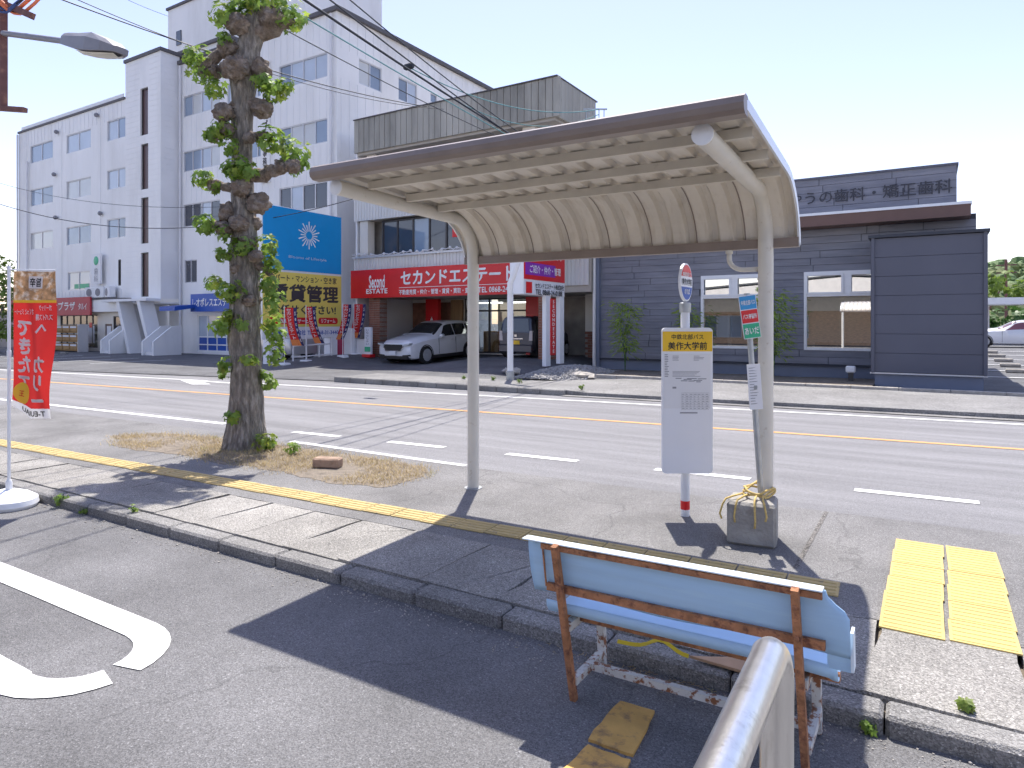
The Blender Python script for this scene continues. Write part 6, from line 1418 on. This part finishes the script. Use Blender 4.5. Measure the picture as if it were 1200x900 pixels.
for i in range(5):
    x = 1.9+i*1.3
    o = MB().bbox(-0.3, 0.3, -0.09, 0.09, 0, 0.13, 0.03).obj('wheel_stop', 'stone_pale') if i == 0 else o.copy()
    if i: COL.objects.link(o)
    q = at(1160+i*8, 408+i*5.5, 30-i*2.2); o.location = (q.x, q.y, hgt(q.x, q.y)); tag(o, ('pale concrete wheel stop right of the clinic box, %s' % ('farthest of the row', 'second farthest of the row', 'middle of the row', 'second nearest of the row', 'nearest of the row')[i]), 'wheel stop', 'wheel stops behind the clinic box')
cp = thing('carport', 'long white flat carport roof in front of the trees at the right', 'carport', (9, 50, 0.4))
MB().box(2.0, 26, 48, 51, 2.75, 3.15).obj('roof', 'white_plastic', cp)
for x in (3, 9, 15, 21): MB().box(x-0.07, x+0.07, 50.5, 50.64, 0.3, 2.75).obj('post', 'alu_frame', cp)
hg = thing('hedge', 'dense green hedge behind the white carport', 'hedge', (10, 56, 0.3)); m = MB(); rnd = random.Random(31)
for i in range(46): leaf_clump(m, (1.5+i*0.55, 55+rnd.uniform(-.5, .5), rnd.uniform(0.8, 2.2)), 1.0, 34, 0.32, rnd)
m.obj('foliage', 'leaf_dark', hg, kind='stuff'); m = MB()
for i in range(30): leaf_clump(m, (1.5+i*0.85, 57.5+rnd.uniform(-.5, .5), rnd.uniform(3.3, 4.9)), 1.1, 36, 0.34, rnd)
m.obj('foliage_top', 'far_leaf', hg, kind='stuff')
# wooded hill on the horizon
m = MB(); xs = frange(-60, 420, 6); ys = frange(0, 120, 6); vs = []
for x in xs:
    for y in ys:
        e = math.sin(math.pi*min(1, y/120))
        vs.append((x, 300+y+0.25*x, e*(24+7*noise.noise(Vector((x*0.012, 0, 0)))+3.5*noise.noise(Vector((x*0.05, y*0.05, 2)))+2.2*noise.noise(Vector((x*0.17, y*0.17, 1))))))
n_ = len(ys); m.add(vs, [(i*n_+j, (i+1)*n_+j, (i+1)*n_+j+1, i*n_+j+1) for i in range(len(xs)-1) for j in range(n_-1)]); struct(m.obj('wooded_hill', 'hill_leaf', smooth=False))
m = MB(); rnd = random.Random(4)
for i in range(420):
    x = rnd.uniform(0, 160); y = rnd.uniform(10, 62); e = math.sin(math.pi*y/120); z = e*(24+7*noise.noise(Vector((x*0.012, 0, 0))))
    m.ball((x, 300+y+0.25*x, z), rnd.uniform(2.2, 4.2), 7, 5, (1, 1, 0.85), 0.5, i)
hw = m.obj('hill_wood', 'hill_leaf'); hw['kind'] = 'stuff'; tag(hw, 'distant wood covering the hill at the right edge', 'wood')
q = at(1179, 300, 150)
up_ = thing('far_pole', 'distant utility pole standing against the wooded hill', 'utility pole', (q.x, q.y, 0))
MB().tube([(q.x, q.y, 0), (q.x, q.y, 16.0)], 0.28, 8).obj('pole', 'pole_rust', up_); MB().tube([(q.x-3.4, q.y+1, 4), (q.x-0.2, q.y, 11)], 0.16, 6).obj('stay', 'pole_rust', up_)
for z in (14.6, 12.9): MB().bar((q.x-1.8, q.y-0.9, z), (q.x+1.9, q.y+0.9, z+0.2), 0.25, 0.25).obj('cross_arm', 'pole_rust', up_)
# tree at the left edge beyond the banner
q = at(-4, 400, 36); lt = thing('street_tree', 'bright yellow-green tree at the left edge beyond the banner', 'tree', (q.x, q.y, 0)); rnd = random.Random(9)
MB().tube([(q.x, q.y, 0), (q.x+0.1, q.y, 1.5), (q.x, q.y, 4.2)], [0.16, 0.12, 0.05], 8).obj('trunk', 'bark', lt)
for i in range(5): a = i*1.3; MB().tube([(q.x, q.y, 1.6+i*0.4), (q.x+0.7*math.cos(a), q.y+0.7*math.sin(a), 2.6+i*0.45)], [0.05, 0.02], 6).obj('limb', 'bark', lt)
m = MB()
for i in range(22): leaf_clump(m, (q.x+rnd.uniform(-.75, .75), q.y+rnd.uniform(-.8, .8), rnd.uniform(0.9, 5.0)), 0.55, 40, 0.17, rnd)
m.obj('crown', 'far_leaf', lt, kind='stuff')
q = at(20, 395, 44); sd2 = MB().box(q.x-9, q.x+1.0, q.y, q.y+4, 0, 2.4).obj('wall', 'mortar'); tag(sd2, 'low brown garden wall at the far left beyond the bakery', 'wall')

# ------------------------------------------------------------------ poles, lamp, wires
UX, UY = -12.9, 4.75
up = thing('utility_pole', 'utility pole at the left edge with rusty channel bracket and coiled cables', 'utility pole', (UX, UY, 0.08))
MB().tube([(UX-0.35, UY-0.15, 0.0), (UX-0.35, UY-0.15, 10.5)], [0.17, 0.12], 14).obj('pole', 'concrete_block', up, smooth='auto')
e0 = at(3, -60, 13.3); e1 = at(3, 127, 13.3)
MB().bar(e0, e1, 0.13, 0.13, (0,1,0)).obj('channel', 'pole_rust', up)
MB().bar(at(-14, 126, 13.3), at(30, 129, 13.2), 0.10, 0.09).obj('foot_bracket', 'pole_rust', up)
MB().bar(at(-10, -2, 13.2), at(38, 19, 12.9), 0.11, 0.12).obj('cross_arm', 'pole_rust', up)
for cx, cy, r, m_, w_ in ((18, -12, 0.36, 'conduit_orange', 0.035), (22, -10, 0.42, 'conduit_orange', 0.03), (8, -6, 0.28, 'cable_blue', 0.025), (10, -10, 0.33, 'wire_black', 0.02), (6, -8, 0.36, 'cable_blue', 0.022)):
    c = at(cx, cy, 13.0); MB().tube([c+CR*(r*math.cos(R(a*18)))+Vector((0, 0, r*math.sin(R(a*18))))+CF*0.05*math.sin(a) for a in range(21)], w_, 7, cap=False).obj('cable_coil', m_, up, smooth=True)
sl = thing('street_lamp', 'grey street lamp head on a thin arm against the sky at upper left', 'street lamp', tuple(at(5, 39, 13.3)))
a0, a1 = at(4, 39, 13.25), at(81, 49, 12.2); MB().tube([a0, a1], 0.055, 10).obj('arm', 'lamp_grey', sl, smooth='auto')
d = (at(142, 57, 11.4)-at(78, 47, 12.2)); ax = d.normalized(); sdv = Vector((0, 0, 1)).cross(ax).normalized(); upv = ax.cross(sdv); L_ = d.length; b0 = at(78, 47, 12.2)
def lp(u, v, w): p = b0+ax*(u*L_)+sdv*v+upv*w; return tuple(p)
rows = [(0.0,.10,-.10,.10),(0.12,.14,-.12,.12),(0.35,.20,-.15,.13),(0.6,.24,-.16,.17),(0.85,.22,-.12,.10),(1.0,.13,-.08,.02)]
m = MB(); vs = []
for u, w_, lo, hi in rows: vs += [lp(u, -w_, lo), lp(u, w_, lo), lp(u, w_, hi*0.4), lp(u, w_*0.6, hi), lp(u, -w_*0.6, hi), lp(u, -w_, hi*0.4)]
m.add(vs, [(6*i+k, 6*i+(k+1) % 6, 6*i+6+(k+1) % 6, 6*i+6+k) for i in range(5) for k in range(6)]+[(0,1,2,3,4,5), (30,31,32,33,34,35)]); m.obj('head', 'lamp_grey', sl)
m = MB(); vs = []
for u, w_, lo in ((0.36,.15,-.155),(0.6,.19,-.168),(0.85,.17,-.13),(0.97,.09,-.095)): vs += [lp(u, -w_, lo-0.012), lp(u, w_, lo-0.012), lp(u, 0, lo-0.05)]
m.add(vs, [(3*i+a, 3*i+b, 3*i+3+b, 3*i+3+a) for i in range(3) for a, b in ((0,2),(2,1))]); m.obj('lens', 'lamp_lens', sl, smooth=True)
wpx, wpy = -9.66, 15.37
wp2 = thing('street_pole', 'slim white street pole with bent top behind the left shelter post', 'pole', (wpx, wpy, 0.1))
MB().tube([(wpx, wpy, 0.1), (wpx, wpy, 2.75), at(600.5, 326, 18.1), at(607, 306, 18.1), at(622, 262, 18.1)], 0.085, 10).obj('pole', 'white_plastic', wp2, smooth='auto')
MB().lathe([(0.11, 0.1), (0.11, 0.35), (0.09, 0.37)], 10, lambda x, y, h: (wpx+x, wpy+y, h)).obj('foot', 'galvanised', wp2)
for i, (x, y) in enumerate(((-9.9, 14.9), (-8.9, 14.6), (-6.8, 13.9), (-10.8, 14.8))):
    weed((x, y, 0.12), 0.085, 30, 0.04, ('weed tuft at the foot of the slim white street pole', 'weed tuft on the far kerb right of the white pole', 'yellow-green weed at the end of the far kerb', 'weed tuft on the far kerb left of the white pole')[i], group='weeds along the far kerb', m_='far_leaf')
# near-side pole behind the camera that carries the crossing bundle
MB_ = thing('utility_pole', 'concrete utility pole beside the parking lot carrying the crossing wires', 'utility pole', (-6.7, -2.5, 0)); MB().tube([(-6.7, -2.5, 0), (-6.7, -2.5, 9.5)], [0.16, 0.11], 12).obj('pole', 'concrete_block', MB_, smooth='auto')
MB().bar((-8.7, -2.5, 7.2), (-5.2, -2.5, 7.2), 0.08, 0.08).obj('cross_arm', 'galvanised', MB_)
def wire(p0, p1, sag, r, m_, label, n_=24, group='overhead wires'):
    p0 = Vector(p0); p1 = Vector(p1); pts = [p0.lerp(p1, i/n_)-Vector((0, 0, sag*4*(i/n_)*(1-i/n_))) for i in range(n_+1)]
    o = MB().tube(pts, r, 5).obj('overhead_wire', m_, None, smooth=True); return tag(o, label, 'wire', group)
W1 = (-10.1, 20.45, 6.75)
wire((-6.9, -2.5, 7.2), W1, 0.35, 0.022, 'wire_black', 'thickest black wire of the bundle crossing the road to the estate office')
wire((-6.0, -2.5, 7.3), (-10.25, 20.45, 6.7), 0.45, 0.014, 'wire_black', 'thin lower wire of the bundle crossing the road')
wire((-7.9, -2.5, 7.2), (-10.3, 20.45, 6.85), 0.22, 0.013, 'wire_teal', 'blue-green wire of the bundle crossing the road')
wire((-5.4, -2.5, 7.25), (-10.0, 20.45, 6.8), 0.6, 0.011, 'wire_black', 'slack lowest wire of the bundle crossing the road')
wire((-8.5, -2.5, 7.25), (-10.35, 20.45, 7.0), 0.5, 0.010, 'wire_black', 'leftmost fine wire of the bundle crossing the road')
wire(at(-30, -40, 13.5), at(500, 125, 24.5), 0.35, 0.016, 'wire_black', 'single wire running behind the plane tree to the ribbed parapet')
wire(at(60, -14, 14), at(520, 128, 24.6), 0.5, 0.011, 'wire_black', 'finer wire above it running toward the ribbed parapet')
wire(at(-40, 225, 30), at(418, 232, 24.2), 1.35, 0.016, 'wire_black', 'low sagging wire in front of the white office building')
wire(at(-30, 205, 42), at(300, 240, 31), 0.8, 0.012, 'wire_black', 'faint upper wire across the lower wing of the office')
wire(at(478, 78, 19), at(702, 128, 24), 0.55, 0.016, 'wire_teal', 'teal twisted wire hanging across the ribbed parapet')
wire(at(500, 96, 19.5), at(702, 134, 24), 0.8, 0.013, 'wire_teal', 'second lower teal wire across the ribbed parapet')
wire(at(150, 0, 60), at(262, 36, 60), 0.3, 0.02, 'wire_black', 'very thin wire above the stair tower roof')
wire(at(1150, 356, 140), at(1300, 330, 150), 1.0, 0.06, 'wire_black', 'distant wire by the far utility pole')
c = at(479, 78, 18.6); o = MB().lathe([(0.06, -0.16), (0.09, -0.1), (0.09, 0.1), (0.06, 0.16)], 10, lambda x, y, h: (c.x+h, c.y+x, c.z+y)).obj('wire_closure', 'wire_black'); tag(o, 'black splice closure hanging on the wire bundle', 'wire closure')
an = thing('antenna', 'small antenna at the right corner of the ribbed parapet', 'antenna', tuple(at(700, 128, 24)))
q = at(700, 128, 24); MB().bar(q-CR*0.5, q+CR*0.35, 0.05, 0.05).obj('boom', 'galvanised', an)
for i in range(4): MB().bar(q+CR*(-0.3+i*0.18)-Vector((0, 0, 0.0)), q+CR*(-0.3+i*0.18)-Vector((0, 0, 0.3)), 0.025, 0.025).obj('element', 'galvanised', an)
MB().bar((q.x-0.4, q.y, 9.5) if False else q-CR*0.4-Vector((0, 0, 0)), q-CR*0.4-Vector((0, 0, 1.2)), 0.04, 0.04).obj('mast', 'galvanised', an)

# ------------------------------------------------------------------ shop behind the camera (seen in the clinic glass)
bsp = thing('brick_shop', 'brown brick shop with cream gable behind the parking lot, mirrored in the clinic windows', 'building', (-6, -16, 0))
MB().box(-22, 12, -20, -14.0, 0, 2.6).obj('brick_wall', 'shop_brick', bsp); MB().box(-22, 12, -20, -14.05, 2.6, 3.6).obj('upper_wall', 'shop_cream', bsp)
MB().prism([(-23,3.6),(13,3.6),(-5,4.9)], FY(-14.2), -0.5, 6).obj('gable_roof', 'shop_cream', bsp)
for x in (-16, -11, 2): window(bsp, lambda u, v, d: (u, -13.98-d, v), x, x+3, 0.5, 2.3, mull=2, recess=-0.03)
MB().prism([(-23.2,3.5),(-5,4.8),(-5,5.0),(-23.2,3.75)], FY(-14.2), -0.8, 6).obj('roof_slope', 'roof_dark', bsp); MB().prism([(13.2,3.5),(-5,4.8),(-5,5.0),(13.2,3.75)], FY(-14.2), -0.8, 6).obj('roof_slope', 'roof_dark', bsp)

# ------------------------------------------------------------------ grit and litter along the kerb
m = MB(); rg = random.Random(23)
for _ in range(900):
    x = rg.uniform(-7, 1.2); y = KERB(x)-abs(rg.gauss(0, 0.09))-0.012; r_ = rg.uniform(0.002, 0.006)*(1.8 if rg.random() < 0.06 else 1)
    m.ball((x, y, r_*0.5), r_, 5, 3, (1, rg.uniform(.6, 1), .7))
for _ in range(700):
    x = rg.uniform(-8, 1.5); y = rg.uniform(KERB(x)+0.16, SLAB(x)+0.1); r_ = rg.uniform(0.002, 0.005); m.ball((x, y, 0.087), r_, 5, 3, (1, rg.uniform(.6, 1), .7))
kd = m.obj('kerb_grit', 'stone_pale'); kd['kind'] = 'stuff'; tag(kd, 'loose grit scattered along the near kerb and slabs', 'grit')
m = MB()
for _ in range(150):
    x = rg.gauss(-1.15, 0.28); y = KERB(x)-abs(rg.gauss(0, 0.045))-0.01; a = rg.uniform(0, 6.28); l = rg.uniform(0.015, 0.05); w = 0.0016
    m.add([(x, y, 0.004), (x+l*math.cos(a), y+l*math.sin(a)*0.5, 0.012), (x+l*math.cos(a)+w, y+l*math.sin(a)*0.5+w, 0.008), (x+w, y+w, 0.003)], [(0,1,2,3)])
kl = m.obj('dry_litter', 'dry_grass'); kl['kind'] = 'stuff'; tag(kl, 'dry stalks caught at the kerb under the bench', 'litter')
